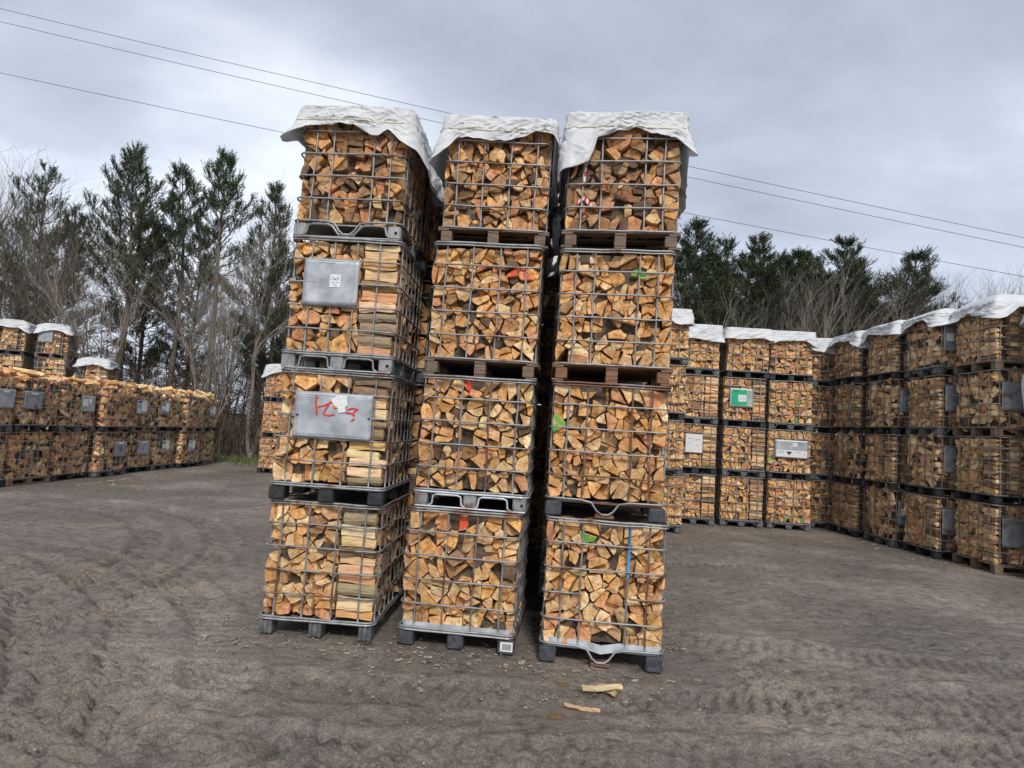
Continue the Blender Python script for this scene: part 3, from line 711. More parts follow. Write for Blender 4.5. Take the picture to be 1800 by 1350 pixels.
def plate(root, u0, u1, z0, z1, m_, marks='', side='F', name='label_plate', dent=False):
    """sheet-metal label plate fixed on the bars; marks: what is printed or stuck on it"""
    W, H = u1 - u0, z1 - z0; y = -.0125
    p = bpy.data.objects.new(name, None)
    mb = MB(); nu, nz = 14, 10; vs = []
    for j in range(nz + 1):
        for i in range(nu + 1):
            a, b = i / nu, j / nz; d = .0
            if dent: d = .018 * math.exp(-((a - .25) ** 2 / .012 + (b - .33) ** 2 / .03)) + .008 * math.exp(-((a - .1) ** 2 / .01 + (b - .5) ** 2 / .004))
            d += .002 * math.sin(a * 7 + b * 5); 
            if .0 < a < 1 and .0 < b < 1: d += .002
            vs.append((a * W, d, b * H))
    n = nu + 1; vs += [(x, yy + .003, z) for x, yy, z in vs[:]]; K = n * (nz + 1)
    fs = [(j * n + i, j * n + i + 1, (j + 1) * n + i + 1, (j + 1) * n + i) for j in range(nz) for i in range(nu)]
    fs += [tuple(K + q for q in f[::-1]) for f in fs[:]]
    bd = [i for i in range(n)] + [j * n + nu for j in range(1, nz + 1)] + [nz * n + i for i in range(nu - 1, -1, -1)] + [j * n for j in range(nz - 1, 0, -1)]
    fs += [(bd[(k + 1) % len(bd)], bd[k], K + bd[k], K + bd[(k + 1) % len(bd)]) for k in range(len(bd))]
    mb.add(vs, fs); me = mb.mesh(name, [M[m_]], True)
    if side == 'F': loc, rot = (u0, y, z0), 0
    elif side == 'L': loc, rot = (y, u1, z0), -math.pi / 2
    elif side == 'R': loc, rot = (CW - y, u0, z0), math.pi / 2
    p = obj(name, me, root, loc, (0, 0, rot))
    def patch(a0, a1, b0, b1, mm, nm='label', dy=.003, rot_=0):
        q = MB(); x0, x1, zz0, zz1 = a0 * W, a1 * W, b0 * H, b1 * H; cx, cz = (x0 + x1) / 2, (zz0 + zz1) / 2
        c, s = math.cos(rot_), math.sin(rot_); P_ = [(x0, zz0), (x1, zz0), (x1, zz1), (x0, zz1)]
        P_ = [(cx + (x - cx) * c - (z - cz) * s, cz + (x - cx) * s + (z - cz) * c) for x, z in P_]
        q.add([(x, -dy, z) for x, z in P_] + [(x, -dy + .0012, z) for x, z in P_], [(0, 1, 2, 3), (7, 6, 5, 4), (1, 0, 4, 5), (2, 1, 5, 6), (3, 2, 6, 7), (0, 3, 7, 4)])
        return obj(nm, q.mesh(nm, [M[mm]]), p)
    def strokes(lst, mm, nm, r=.004, dy=.005):
        q = MB()
        for st in lst: q.tube([(a * W, -dy, b * H) for a, b in st], r, 6, flat=1)
        o = q.mesh(nm, [M[mm]]); 
        for v in o.vertices: v.co.y = -dy + (v.co.y + dy) * .25
        return obj(nm, o, p)
    if marks == 'small_label':
        patch(.48, .68, .40, .68, 'white_label')
        strokes([[(.52, .63), (.58, .57), (.64, .63)], [(.53, .56), (.63, .56)], [(.52, .50), (.56, .50)], [(.59, .51), (.65, .51)], [(.55, .45), (.62, .45)], [(.52, .60), (.50, .55)], [(.64, .60), (.66, .55)]], 'ink', 'printed_mark', .0018, .0045)
        strokes([[(.0, .98), (.98, .97)], [(.02, .93), (.55, .93)]], 'pan', 'edge_fold', .003, .001)
    if marks == 'red_k':
        strokes([[(.27, .93), (.27, .72), (.29, .55), (.30, .50)], [(.29, .68), (.38, .72), (.50, .84), (.54, .92)], [(.44, .74), (.39, .62), (.38, .52), (.45, .50), (.52, .54)], [(.68, .66), (.74, .70), (.80, .69), (.76, .60), (.77, .52)], [(.66, .60), (.74, .58), (.78, .55)], [(.78, .47), (.74, .42)]], 'red_paint', 'spray_paint', .0075, .004)
        strokes([[(.795, .685), (.80, .66)]], 'red_paint', 'paint_blob', .017, .004); strokes([[(.50, .74), (.53, .68)]], 'orange_paint', 'paint_blob', .016, .004)
        q = MB(); out_ = [(.46, .86), (.54, .97), (.66, .97), (.68, .76), (.65, .70), (.66, .60), (.57, .58), (.56, .68), (.50, .74)]
        q.add([(a * W, -.007, b * H) for a, b in out_] + [(a * W, -.0055, b * H) for a, b in out_], [tuple(range(9)), tuple(range(17, 8, -1))] + [((i + 1) % 9, i, 9 + i, 9 + (i + 1) % 9) for i in range(9)])
        obj('torn_label', q.mesh('torn_label', [M['white_label']]), p)
        strokes([[(.03, .04), (.97, .04), (.97, .95), (.03, .95), (.03, .04)]], 'plate', 'pressed_border', .004, .001)
        for a in (.04, .96): strokes([[(a, .50), (a + .005, .47)]], 'hole_shade', 'bolt_hole', .010, .003)
        strokes([[(.12, .20), (.12, .45)], [(.17, .22), (.17, .55)], [(.30, .10), (.30, .22)], [(.66, .05), (.66, .18)], [(.72, .08), (.72, .2)]], 'pan', 'scratch', .0014, .002)
    if marks == 'green':
        patch(.07, .78, .10, .93, 'green_label'); patch(.36, .70, .30, .66, 'white_label', dy=.006); strokes([[(.14, .88), (.45, .88)], [(.14, .82), (.35, .82)], [(.40, .58), (.66, .58)], [(.40, .50), (.62, .50)], [(.40, .42), (.66, .42)]], 'ink', 'print', .002, .0075)
        strokes([[(.74, .08), (.74, .95)]], 'strap', 'cord', .006, .006)
    if marks == 'white': patch(.02, .98, .03, .97, 'white_label'); strokes([[(.15, .75), (.4, .75)], [(.55, .7), (.85, .7)], [(.15, .5), (.35, .5)], [(.6, .4), (.8, .4)]], 'ink', 'print', .003, .005)
    if marks == 'triangle':
        patch(.04, .95, .06, .44, 'white_label'); patch(.52, .66, .64, .86, 'white_label')
        q = MB(); q.add([(.33 * W, -.006, .36 * H), (.51 * W, -.006, .36 * H), (.42 * W, -.006, .16 * H), (.33 * W, -.0045, .36 * H), (.51 * W, -.0045, .36 * H), (.42 * W, -.0045, .16 * H)], [(0, 2, 1), (3, 4, 5), (0, 1, 4, 3), (1, 2, 5, 4), (2, 0, 3, 5)])
        obj('triangle_mark', q.mesh('triangle_mark', [M['ink']]), p); strokes([[(.08, .36), (.28, .36)], [(.08, .28), (.26, .28)], [(.62, .36), (.78, .30)], [(.86, .32), (.88, .18)]], 'ink', 'print', .003, .006)
    if marks == 'sheet': patch(.45, .95, .22, .88, 'white_label'); patch(.1, .3, .12, .4, 'white_label'); patch(.12, .42, .84, .96, 'blue_label'); strokes([[(.5, .75), (.9, .75)], [(.5, .6), (.85, .6)], [(.5, .45), (.9, .45)]], 'ink', 'print', .002, .005)
    if marks == 'two': patch(.08, .44, .38, .78, 'white_label'); patch(.52, .74, .55, .82, 'white_label'); strokes([[(.12, .68), (.4, .68)], [(.12, .56), (.36, .56)]], 'ink', 'print', .002, .005)
    if marks == 'strip': patch(.35, .70, .82, .93, 'white_label'); 
    if marks == 'numbers': patch(.3, .7, .84, .94, 'white_label'); strokes([[(.42, .62), (.58, .64), (.58, .54), (.42, .52), (.42, .60)], [(.42, .44), (.58, .46), (.58, .36), (.42, .34), (.44, .42)], [(.42, .26), (.58, .28)]], 'ink', 'number_marks', .004, .005)
    if marks == 'half': patch(.5, .95, .3, .9, 'white_label'); patch(.1, .4, .4, .7, 'white_label')
    return p

# foreground cages: (front-left x, y, yaw, rim z) solved from the photograph
FG = {'left': [(-2.047, 5.316, -.043, .150), (-2.041, 5.266, -.027, 1.294), (-2.044, 5.257, -.032, 2.432), (-2.063, 5.305, -.069, 3.622)],
      'middle': [(-.837, 5.274, -.105, .149), (-.797, 5.293, -.080, 1.312), (-.793, 5.354, -.073, 2.464), (-.760, 5.423, -.036, 3.685)],
      'right': [(.361, 5.094, -.112, .149), (.344, 5.150, -.113, 1.328), (.347, 5.175, -.128, 2.468), (.359, 5.167, -.128, 3.639)]}
LV = ['bottom', 'second', 'third', 'top']
# per cage: uprights, pallet kind, foot material, body material, foot kind, dip, pan, log style, palette weights
SPEC = {('left', 0): ('B', 'plastic', 'grey_plastic', 'steel', 'ribbed', False, False, 'S', (5, 5, 2, 1.5, 1.6, .5)),
        ('left', 1): ('B', 'plastic', 'black_plastic', 'steel', 'block', False, False, 'S', (6, 5, 2, 2, 1, .4)),
        ('left', 2): ('C', 'steel', 'steel', 'steel', 'steel', False, False, 'S', (6, 4, 1, 2.5, 1.4, .4)),
        ('left', 3): ('A', 'dip', 'steel', 'steel', 'steel', True, False, 'E', (3, 2, .3, 3, 5, 2.6)),
        ('middle', 0): ('B', 'plastic', 'dark_block', 'steel', 'block', False, True, 'E', (6, 6, 2, 1.4, .7, .25)),
        ('middle', 1): ('B', 'steel', 'steel', 'pan', 'steel', False, False, 'E', (6, 5, 1.5, 2.5, .8, .3)),
        ('middle', 2): ('B', 'wood', 'pallet_wood', 'pallet_wood', 'wood', False, False, 'E', (6, 4, 1, 2.2, 1, .4)),
        ('middle', 3): ('B', 'wood', 'pallet_wood', 'pallet_wood', 'wood', False, False, 'E', (3, 2.3, .5, 3, 4, 2.4)),
        ('right', 0): ('A', 'plain', 'dark_block', 'steel', 'block', True, True, 'E', (6, 6, 2, 1.4, .6, .25)),
        ('right', 1): ('A', 'plain', 'dark_block', 'rusty_steel', 'block', True, False, 'E', (8, 5, 1.5, 1, .4, .15)),
        ('right', 2): ('A', 'wood', 'red_pallet_wood', 'red_pallet_wood', 'wood', False, False, 'E', (8, 5, 1, 1, .4, .12)),
        ('right', 3): ('A', 'wood', 'pallet_wood', 'pallet_wood', 'wood', False, False, 'E', (2, 1.6, .3, 3, 5, 3.4))}
OR_, GR_, RD_ = (.72, .10, .05), (.17, .40, .08), (.66, .06, .05)
PAINT = {('middle', 0): [(.42, 1.0, .075, OR_)], ('middle', 1): [(.42, 1.09, .075, RD_)], ('middle', 2): [(.77, .98, .085, OR_)],
         ('right', 0): [(.41, 1.03, .085, GR_)], ('right', 1): [(.08, .76, .075, GR_)], ('right', 2): [(.73, .96, .085, GR_)]}
PDESC = {('left', 0): 'grey ribbed plastic feet', ('left', 1): 'black feet with red-scrawled plate', ('left', 2): 'steel feet with dented square plate',
         ('left', 3): 'dipped steel frame under white tarp', ('middle', 0): 'dark block feet and a pale tray', ('middle', 1): 'pale steel feet and rusty lower bar',
         ('middle', 2): 'grey wooden pallet', ('middle', 3): 'wooden pallet under white tarp', ('right', 0): 'dark blocks and one blue-painted upright',
         ('right', 1): 'rusty dipped frame and rusty bars', ('right', 2): 'reddish wooden pallet', ('right', 3): 'dark wooden pallet under white tarp'}
TOPS = {}
for st, lst in FG.items():
    for l, (x, y, a, zr) in enumerate(lst):
        zf = zr - RZ
        if l == 0: zf = 0.0
        nz = lst[l + 1][3] - RZ if l < 3 else zf + 1.195
        zs = (nz - zf) / 1.151
        Mx = Matrix.Translation((x, y, zf)) @ Matrix.Rotation(a, 4, 'Z')
        v, pk, fm, bm, fk, dip, pan, sty, wts = SPEC[(st, l)]
        lab = 'wire cage on %s, %s in %s front stack' % (PDESC[(st, l)], LV[l], st)
        rusty = {('middle', 0): ('u2',), ('middle', 1): ('u2',), ('right', 1): (1, 5, 'u1', 'u2', 'u3'), ('right', 0): ('u3',)}.get((st, l), ())
        root = detailed_cage(Mx, zs, lab, v, pk, fm, bm, fk, dip, pan, seed=l * 3 + len(st), rusty=rusty, blue=2 if (st, l) == ('right', 0) else None, gap=(st, l) == ('right', 0))
        if (st, l) == ('left', 1): plate(root, .17, .85, RZ + .405, RZ + .80, 'plate', 'red_k')
        if (st, l) == ('left', 2): plate(root, .15, .64, RZ + .40, RZ + .80, 'plate', 'small_label', dent=True)
        if (st, l) == ('middle', 0):
            mb = MB(); mb.box(.885, .99, -.008, -.004, .03, .105)
            o = obj('barcode_label', mb.mesh('barcode_label', [M['white_label']]), root); mb = MB()
            rn = random.Random(8); xx = .90
            while xx < .975:
                ww = rn.choice((.0012, .002, .0035)); mb.box(xx, xx + ww, -.0095, -.0085, .042, .092); xx += ww + rn.choice((.002, .003))
            obj('barcode', mb.mesh('barcode', [M['ink']]), o)
        where = '%s cage of %s stack' % (LV[l], st)
        front_logs(Mx @ Matrix.Diagonal((1, 1, 1, 1)), .985 * zs, 100 + l * 7 + len(st) * 31, sty, wts, where, PAINT.get((st, l), ()))
        rnd = random.Random(l + len(st))
        for sd_, wd in (('R', 1.2), ('L', 1.2), ('B', 1.0)):
            put_wall(get_T('E', .64 if wd > 1.1 else .96, rnd.randrange(4)), face_mx(Mx, CW, CD, sd_, zs, .26 if wd > 1.1 else 0), rnd, (4, 4, 1, 3, 3, 1))
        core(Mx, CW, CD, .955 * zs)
        if l == 3: TOPS[st] = (Mx, nz)

# ------------------------------------------------------------------ simpler cages farther off
def combo_mesh(kind, fine=False):
    """pallet with its feet as one part, for cages where the feet are only a few pixels"""
    mb = MB()
    if kind == 'wood':
        for i in range(6): mb.box(-.01, CW + .01, i * .218, .11 + i * .218, .132, .148)
        for x in (-.01, .45, .91):
            mb.box(x, x + .1, -.005, CD + .005, .113, .131); mb.box(x, x + .1, 0, CD, 0, .021)
            for y in (0, .53, 1.06): mb.box(x, x + .1, y, y + .14, .0211, .1129)
    elif kind == 'wood_x':      # blocks on the long side
        return combo_mesh('wood')
    else:
        mb.box(.03, CW - .03, .03, CD - .03, .118, .130)
        for x, y in FEET9: mb.bbox(x - .065, x + .065, y, y + .14, 0, .1175, .012)
        if kind == 'steel':
            for yy in (0, CD):
                for x0, x1 in ((.16, .44), (.56, .84)): mb.tube([(x0 - .02, yy, .012), (x0 + .02, yy, .10), (x0 + .05, yy, .112), (x1 - .05, yy, .112), (x1 - .02, yy, .10), (x1 + .02, yy, .012)], .0085, 4)
            for xx in (0, CW):
                for y0, y1 in ((.16, .5), (.68, 1.04)): mb.tube([(xx, y0 - .02, .012), (xx, y0 + .02, .10), (xx, y0 + .05, .112), (xx, y1 - .05, .112), (xx, y1 - .02, .10), (xx, y1 + .02, .012)], .0085, 4)
        mb.tube([(a - .004, b - .004, .132) for a, b, c in ring_pts(CW + .008, CD + .008, .132, random.Random(2), .075, wob=.002)], .010, 4, True)
    return mb
PM = {'wood': combo_mesh('wood').mesh('pallet', [M['pallet_wood']]), 'plastic': combo_mesh('plastic').mesh('pallet', [M['black_plastic']]), 'steel': combo_mesh('steel').mesh('pallet', [M['grey_plastic']])}
def frame_mesh(seed, dense=False):
    mb = MB(); rnd = random.Random(seed)
    for i, z in enumerate((0, .2, .4, .6, .8, .99)): mb.tube(ring_pts(CW, CD, RZ + z, rnd, wob=.006), .0105, 4, True)
    sp = [(u, .016) for u in UPR['ABC'[seed % 3]]] + [(CW - .016, v) for v in (.10, .27, .44, .60, .77, .94, 1.10)] + [(.016, v) for v in (.10, .27, .44, .60, .77, .94, 1.10)] + [(u, CD - .016) for u in (.15, .38, .62, .85)]
    for x, y in sp: mb.tube([(x, y, RZ), (x + rnd.uniform(-.004, .004), y, RZ + .5), (x, y, RZ + .985)], .010, 4)
    return mb.mesh('cage_frame', [M['steel_far']])
FM = [frame_mesh(s) for s in range(4)]
def far_cage(cx, cy, yaw, z, label, group, pk, walls, seed, wts, zs=1.0, name='firewood_cage', heap=False, paintc=None):
    """cage by its CENTRE; walls: dict side -> style"""
    rnd = random.Random(seed)
    Mx = Matrix.Translation((cx, cy, z)) @ Matrix.Rotation(yaw + rnd.uniform(-.012, .012), 4, 'Z') @ Matrix.Translation((-CW / 2, -CD / 2, 0))
    root = bpy.data.objects.new(name, None); COL.objects.link(root); root.matrix_world = Mx @ Matrix.Diagonal((1, 1, zs, 1)); tag(root, label, 'cage', group)
    obj('cage_frame', FM[seed % 4], root); obj('pallet', PM[pk], root)
    main = list(walls)[0]
    for s, sty in walls.items():
        full = .96 if s in 'FB' else 1.16; ins = 0 if s in main or {s, main} in ({'F', 'B'}, {'L', 'R'}) else .24
        put_wall(get_T(sty, round(full - 2 * ins, 2), seed % 5), face_mx(Mx, CW, CD, s, zs, ins), rnd, wts, pm=paintc)
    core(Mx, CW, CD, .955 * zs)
    if heap:
        for k in range(46):
            L = rnd.uniform(.22, .32); s = rnd.uniform(.06, .11); sec, bk = wedge(rnd, s, s)
            vs, fs, ms, uvs = rough_log(L, sec, rnd, 2, .005, bk)
            u, v = rnd.uniform(.08, CW - .08), rnd.uniform(.08, CD - .08); hh = .20 * (1 - (2 * u / CW - 1) ** 2 * .6) * (1 - (2 * v / CD - 1) ** 2 * .5)
            m_ = Mx @ Matrix.Translation((u, v, 1.13 * zs + rnd.uniform(0, hh))) @ Matrix.Rotation(rnd.uniform(0, 6.28), 4, 'Z') @ Matrix.Rotation(rnd.uniform(-.4, .4), 4, 'Y') @ Matrix.Rotation(rnd.uniform(0, 6.28), 4, 'X')
            tn = pick(rnd, wts); ALL.add(xf(vs, m_), fs, ms, uvs, tuple(t * rnd.uniform(.9, 1.2) for t in PAL[tn]))
    return root, Mx
PK = ['plastic', 'wood', 'steel']
PKN = {'plastic': 'black plastic', 'wood': 'wooden', 'steel': 'grey steel'}
LVN = ['bottom', 'second', 'third', 'top']
# rows standing behind the three front stacks
DULL = (4, 4, 1, 3, 3, 1.2)
for st, x0, y0, a, dxs in (('left', -2.0, 6.60, -.045, (.06, .04)), ('middle', -.74, 6.62, -.08, (0, 0, .12, .34)), ('right', .46, 6.46, -.11, (0, 0, -.2))):
    for r, dx in enumerate(dxs):
        for l in range(4):
            cx = x0 + dx + .5 + r * 1.28 * math.sin(-a); cy = y0 + .6 + r * 1.28
            rn = random.Random(l * 5 + r); pk = PK[(l + r) % 3]
            far_cage(cx + rn.uniform(-.02, .02), cy, a, l * 1.157, 'cage on %s pallet, %s level, %s row of the %s front stack' % (PKN[pk], LVN[l], ['second', 'third', 'fourth', 'fifth'][r], st), 'cages behind the front stacks', pk,
                     {'F': 'E', 'R': 'E'} if st == 'left' else {'F': 'E', 'L': 'E', 'R': 'E'}, l * 11 + r * 3 + len(st), DULL)
        TOPS[st + str(r + 2)] = (Matrix.Translation((cx, cy, 0)) @ Matrix.Rotation(a, 4, 'Z') @ Matrix.Translation((-.5, -.6, 0)), 4 * 1.157)

# right wall of stacks: near corner (x, y) of the face towards the yard
GREY = (1.2, 5, 6, 1.4, 2.2, .5)  # dull tan logs, weighted paler to stand in for missing ambient light
RW = [(8.62, 8.98), (8.30, 10.28), (8.10, 11.38), (7.95, 12.50), (7.84, 13.66)]
RWN = ['nearest', 'second', 'third', 'fourth', 'farthest']
for i, (x, y) in enumerate(RW):
    yaw = math.pi / 2 - [.0, .02, .03, .0, -.02][i]
    for l in range(4):
        rn = random.Random(i * 9 + l); pk = [['plastic', 'plastic', 'wood', 'wood'], ['wood', 'plastic', 'wood', 'wood'], ['plastic', 'plastic', 'steel', 'steel'], ['steel', 'plastic', 'plastic', 'plastic'], ['plastic', 'plastic', 'plastic', 'plastic']][i][l]
        root, Mx = far_cage(x + .6 + rn.uniform(-.03, .03), y + .5 + rn.uniform(-.02, .02), yaw, l * 1.157, 'cage of grey-brown logs on %s pallet, %s level, %s right-wall stack' % (PKN[pk], LVN[l], RWN[i]),
                 'cages stacked in the right-hand wall', pk, {'B': 'JSSJS'[(i + l) % 5], 'L': 'HJSHJ'[(i * 2 + l) % 5]}, i * 13 + l * 7 + 1, GREY)
        # plates on the side towards the camera (the cage's left side once turned)
        if (i, l) in ((1, 0), (1, 2), (2, 0), (2, 1), (2, 2), (2, 3), (3, 0), (3, 2)):
            plate(root, .60, 1.08, RZ + .30, RZ + .78, 'dark_plate', 'half' if (i, l) in ((2, 3), (3, 0)) else '', side='L')
    TOPS['rw%d' % i] = (Mx, 4 * 1.157)
# back wall: front-left corner, yaw
BACK = (5, 5, 1.5, 3, 2, .8)
BW = [(2.66, 12.62, -.10, 'leftmost'), (3.86, 14.10, -.06, 'second'), (5.02, 14.16, -.05, 'third'), (6.10, 14.22, -.10, 'fourth'), (7.02, 15.0, -.25, 'corner')]
for i, (x, y, a, nm) in enumerate(BW):
    for l in range(4):
        rn = random.Random(i * 5 + l + 40); pk = 'steel' if rn.random() < .55 else 'plastic'
        cx = x + .5 * math.cos(a) - .6 * math.sin(a) + rn.uniform(-.025, .025); cy = y + .5 * math.sin(a) + .6 * math.cos(a)
        extra = {(2, 2): ' with a green label plate', (1, 1): ' with a white plate', (3, 1): ' with a triangle-marked plate'}.get((i, l), '')
        sty = 'S' if (i, l) in ((1, 0), (1, 1), (1, 2), (2, 0), (2, 1), (2, 2)) else 'E'
        root, Mx = far_cage(cx, cy, a, l * 1.157, 'cage of orange logs%s, %s level, %s back-wall stack' % (extra, LVN[l], nm), 'cages stacked in the back wall', pk,
                            {'F': sty, 'L': 'E'}, i * 17 + l * 5 + 3, BACK if i < 4 else (1, 2, 0, 2, 5, 4), paintc=(*GR_, 1) if i in (0, 3) else None)  # corner stack toned darker: its shade is put into the log colours
        if (i, l) == (2, 2): plate(root, .14, .68, RZ + .30, RZ + .74, 'plate', 'green')
        if (i, l) == (1, 1): plate(root, .26, .66, RZ + .32, RZ + .76, 'plate', 'white')
        if (i, l) == (3, 1): plate(root, .16, .92, RZ + .34, RZ + .76, 'plate', 'triangle')
    TOPS['bw%d' % i] = (Mx, 4 * 1.157)
# left row, two high, tipped-in logs heaped over the top
PINK = (3, 3, 1.6, 6.5, 1.4, .5)
NAMES8 = ['nearest', 'second', 'third', 'fourth', 'fifth', 'sixth', 'seventh', 'farthest']
LRP = {(0, 1): ('strip', .66, 1.14), (1, 1): ('strip', .10, .62), (2, 1): ('two', .60, 1.06), (4, 1): ('sheet', .10, .62), (5, 1): ('half', .1, .5), (3, 0): ('numbers', .62, 1.1), (4, 0): ('strip', .45, 1.05), (5, 0): ('half', .4, .8), (6, 0): ('half', .4, .8), (7, 1): ('half', .5, .9)}
for i in range(8):
    for l in range(2):
        rn = random.Random(i * 3 + l + 70); y = 12.3 + i * 1.27 + (.12 if i > 3 else 0); x = -11.05 + (.15 if i in (3, 6) else 0) + l * .04
        pk = ['plastic', 'wood', 'plastic', 'steel', 'plastic', 'steel', 'plastic', 'wood'][(i + l * 3) % 8]
        mk = LRP.get((i, l)); pl = ' with zinc plate' if mk else ''
        wt = PINK if i < 4 else (2, 5, 3.5, 3, 1.6, .6)
        root, Mx = far_cage(x, y + .6 - .6 + rn.uniform(-.02, .02), rn.uniform(-.03, .03), l * 1.157, 'cage of loosely tipped logs%s, %s level, %s along the left row' % (pl, 'lower' if l == 0 else 'upper', NAMES8[i]),
                            'two-high cages along the left side', pk, {'R': 'J', 'F': 'J'}, i * 7 + l * 3 + 2, wt, heap=(l == 1))
        if mk: plate(root, mk[1], mk[2], RZ + .34, RZ + .74, 'dark_plate' if i % 2 else 'plate', mk[0], side='R')
# taller tarp-covered stacks behind the left row
for i, (x, y, n) in enumerate([(-18.75, 22.6, 4), (-17.45, 23.0, 4), (-16.1, 23.4, 3)]):
    for l in range(n):
        root, Mx = far_cage(x, y, .35, l * 1.157, 'cage of pale logs, %s level of the %s tarp-covered stack behind left row' % (LVN[l] if l < n - 1 else 'top', ['edge', 'middle', 'short'][i]), 'tall stacks behind the left row', PK[(i + l) % 3], {'R': 'H' if l % 2 else 'S', 'F': 'S'}, i * 5 + l + 90, (3, 5, 4, 2, 2, 1))
        if (i, l) == (1, 3): plate(root, .05, .5, RZ + .4, RZ + .9, 'dark_plate', '', side='F')
    TOPS['lb%d' % i] = (Mx, n * 1.157)
# the small stack seen just left of the front stacks
for l in range(3):
    root, Mx = far_cage(-7.55, 20.3, -.05, l * 1.157, 'cage of small pinkish logs, %s level of far three-high stack' % ('bottom', 'middle', 'top')[l], 'far three-high stack', PK[l % 2], {'F': 'E', 'R': 'E', 'L': 'E'}, l + 130, (2, 3, 2, 7, 1, .5))
TOPS['sm0'] = (Mx, 3 * 1.157)

# every log: the 300 that show largest are objects of their own
LOGS.sort(key=lambda t: -t[0])
for i, (s, it, Mx, cl, lb) in enumerate(LOGS): emit_log(it, Mx, cl, lb, i < 300)

# ------------------------------------------------------------------ tarps
def tarp(Mx, ztop, ctrl, label, seed, group='white tarps over the stacks', bulge=.05, cord=True, amp=1.0, lean=(0, 0), res=1.0, W=CW, D=CD):
    """sheet over a cage; ctrl: list of (t, drop, flare), t = 0 front-left corner, 1 front-right, 2 back-right, 3 back-left"""
    rs = random.Random(seed); sx, sy = rs.uniform(0, 50), rs.uniform(0, 50)
    per = int(300 * res); RT, RS = int(14 * res) + 4, int(34 * res) + 4
    ct = sorted(ctrl); ct = ct + [(ct[0][0] + 4, ct[0][1], ct[0][2])]; ct = [(ct[-2][0] - 4, ct[-2][1], ct[-2][2])] + ct
    def cv(t):
        for a, b in zip(ct, ct[1:]):
            if a[0] <= t <= b[0]:
                k = (t - a[0]) / max(1e-6, b[0] - a[0]); k2 = k * .6 + (k * k * (3 - 2 * k)) * .4
                return a[1] + (b[1] - a[1]) * k2, a[2] + (b[2] - a[2]) * k2
        return ct[-1][1:]
    P = []; Nn = []; Tt = []
    r = .05; g_ = .022; x0, x1, y0, y1 = -g_, W + g_, -g_, D + g_
    cs = [((x0, y0), (x1, y0)), ((x1, y0), (x1, y1)), ((x1, y1), (x0, y1)), ((x0, y1), (x0, y0))]
    nr = [(0, -1), (1, 0), (0, 1), (-1, 0)]
    for i in range(per):
        t = 4 * i / per; s = int(t); k = t - s; a, b = cs[s]
        x = a[0] + (b[0] - a[0]) * k; y = a[1] + (b[1] - a[1]) * k; n0 = Vector((*nr[s], 0)); e_ = .09
        if k < e_: n1_ = Vector((*nr[(s - 1) % 4], 0)); n = n0.lerp(n1_, .5 * (1 - k / e_))
        elif k > 1 - e_: n1_ = Vector((*nr[(s + 1) % 4], 0)); n = n0.lerp(n1_, .5 * (1 - (1 - k) / e_))
        else: n = n0
        ln = n.length; n = n / ln
        # round the corner inwards
        cxn = min(k, 1 - k) * (W if s % 2 == 0 else D); cut = max(0, .05 - cxn) * .55
        P.append((x - n.x * cut, y - n.y * cut)); Nn.append(n); Tt.append(t)
    P = np.array(P); NX = np.array([n.x for n in Nn]); NY = np.array([n.y for n in Nn]); T = np.array(Tt)
    c = np.array([W / 2, D / 2]); rows = []
    def noise3(u, v, s): return pn(u + sx, v + sy, s) + .28 * pn(2.1 * (u + sx), 2.1 * (v + sy), s + 3)
    for j in range(RT):
        k = .02 + .98 * j / RT; x = c[0] + (P[:, 0] - c[0]) * k; y = c[1] + (P[:, 1] - c[1]) * k
        z = bulge * (1 - k ** 3) + .018 * amp * noise3(x * 2.5, y * 2.5, 1) * (1 - .5 * k) + .005 * np.abs(noise3(x * 9, y * 9, 2)) * amp
        rows.append(np.stack([x + lean[0] * z, y, z], 1))
    DR = np.array([cv(t)[0] for t in T]); FL = np.array([cv(t)[1] for t in T])
    s_ = T * 1.1
    for j in range(RS + 1):
        q = j / RS; z = -DR * q
        fold = noise3(s_ * 3.2 + 1.2 * q, q * .9, 5) * (.012 + .045 * q) * amp + (np.abs(noise3(s_ * 7 + q * 2.5, q * 2.2 + 3, 6)) - .2) * (.022 + .03 * q) * amp
        fold += .003 * np.abs(noise3(s_ * 9 + q * 3, q * 3, 8)) * amp
        for sd__, (fa, fb) in enumerate(((3.1, 4.0), (5.0, -3.2), (8.0, 2.5))): fold += .009 * amp * np.clip(1 - np.abs(noise3(s_ * fa + q * fb, q * 1.6 + sd__, 11 + sd__)) / .09, 0, 1) ** 1.5
        # the cord pulls the sheet in
        if cord: fold -= .006 * np.exp(-((DR * q - .145) / .02) ** 2)
        o = FL * q ** 1.4 + np.maximum(fold, -.008 + .0 * q)
        x = P[:, 0] + NX * (o + .008); y = P[:, 1] + NY * (o + .008)
        rows.append(np.stack([x, y, z + .003 * noise3(s_ * 6, q * 4, 9) + .018 * q * noise3(s_ * 9, q * 0 + 2, 10)], 1))
    V = np.concatenate(rows); nR = len(rows); fs = [tuple(range(per - 1, -1, -1))][:0]
    V[:, 2] += ztop + .018
    fs.append(tuple(range(per)))
    for j in range(nR - 1):
        for i in range(per): i2 = (i + 1) % per; fs.append((j * per + i, (j + 1) * per + i, (j + 1) * per + i2, j * per + i2))
    me = bpy.data.meshes.new('tarp'); me.from_pydata(V.tolist(), [], fs); me.materials.append(M['tarp']); me.shade_smooth(); me.update()
    o = obj('tarp', me); o.matrix_world = Matrix.Translation((Mx.translation.x, Mx.translation.y, 0)) @ Matrix.Rotation(Mx.to_euler().z, 4, 'Z')
    so_ = o.modifiers.new('thickness', 'SOLIDIFY'); so_.thickness = .0015; so_.offset = 1
    tag(o, label, 'tarp', group)
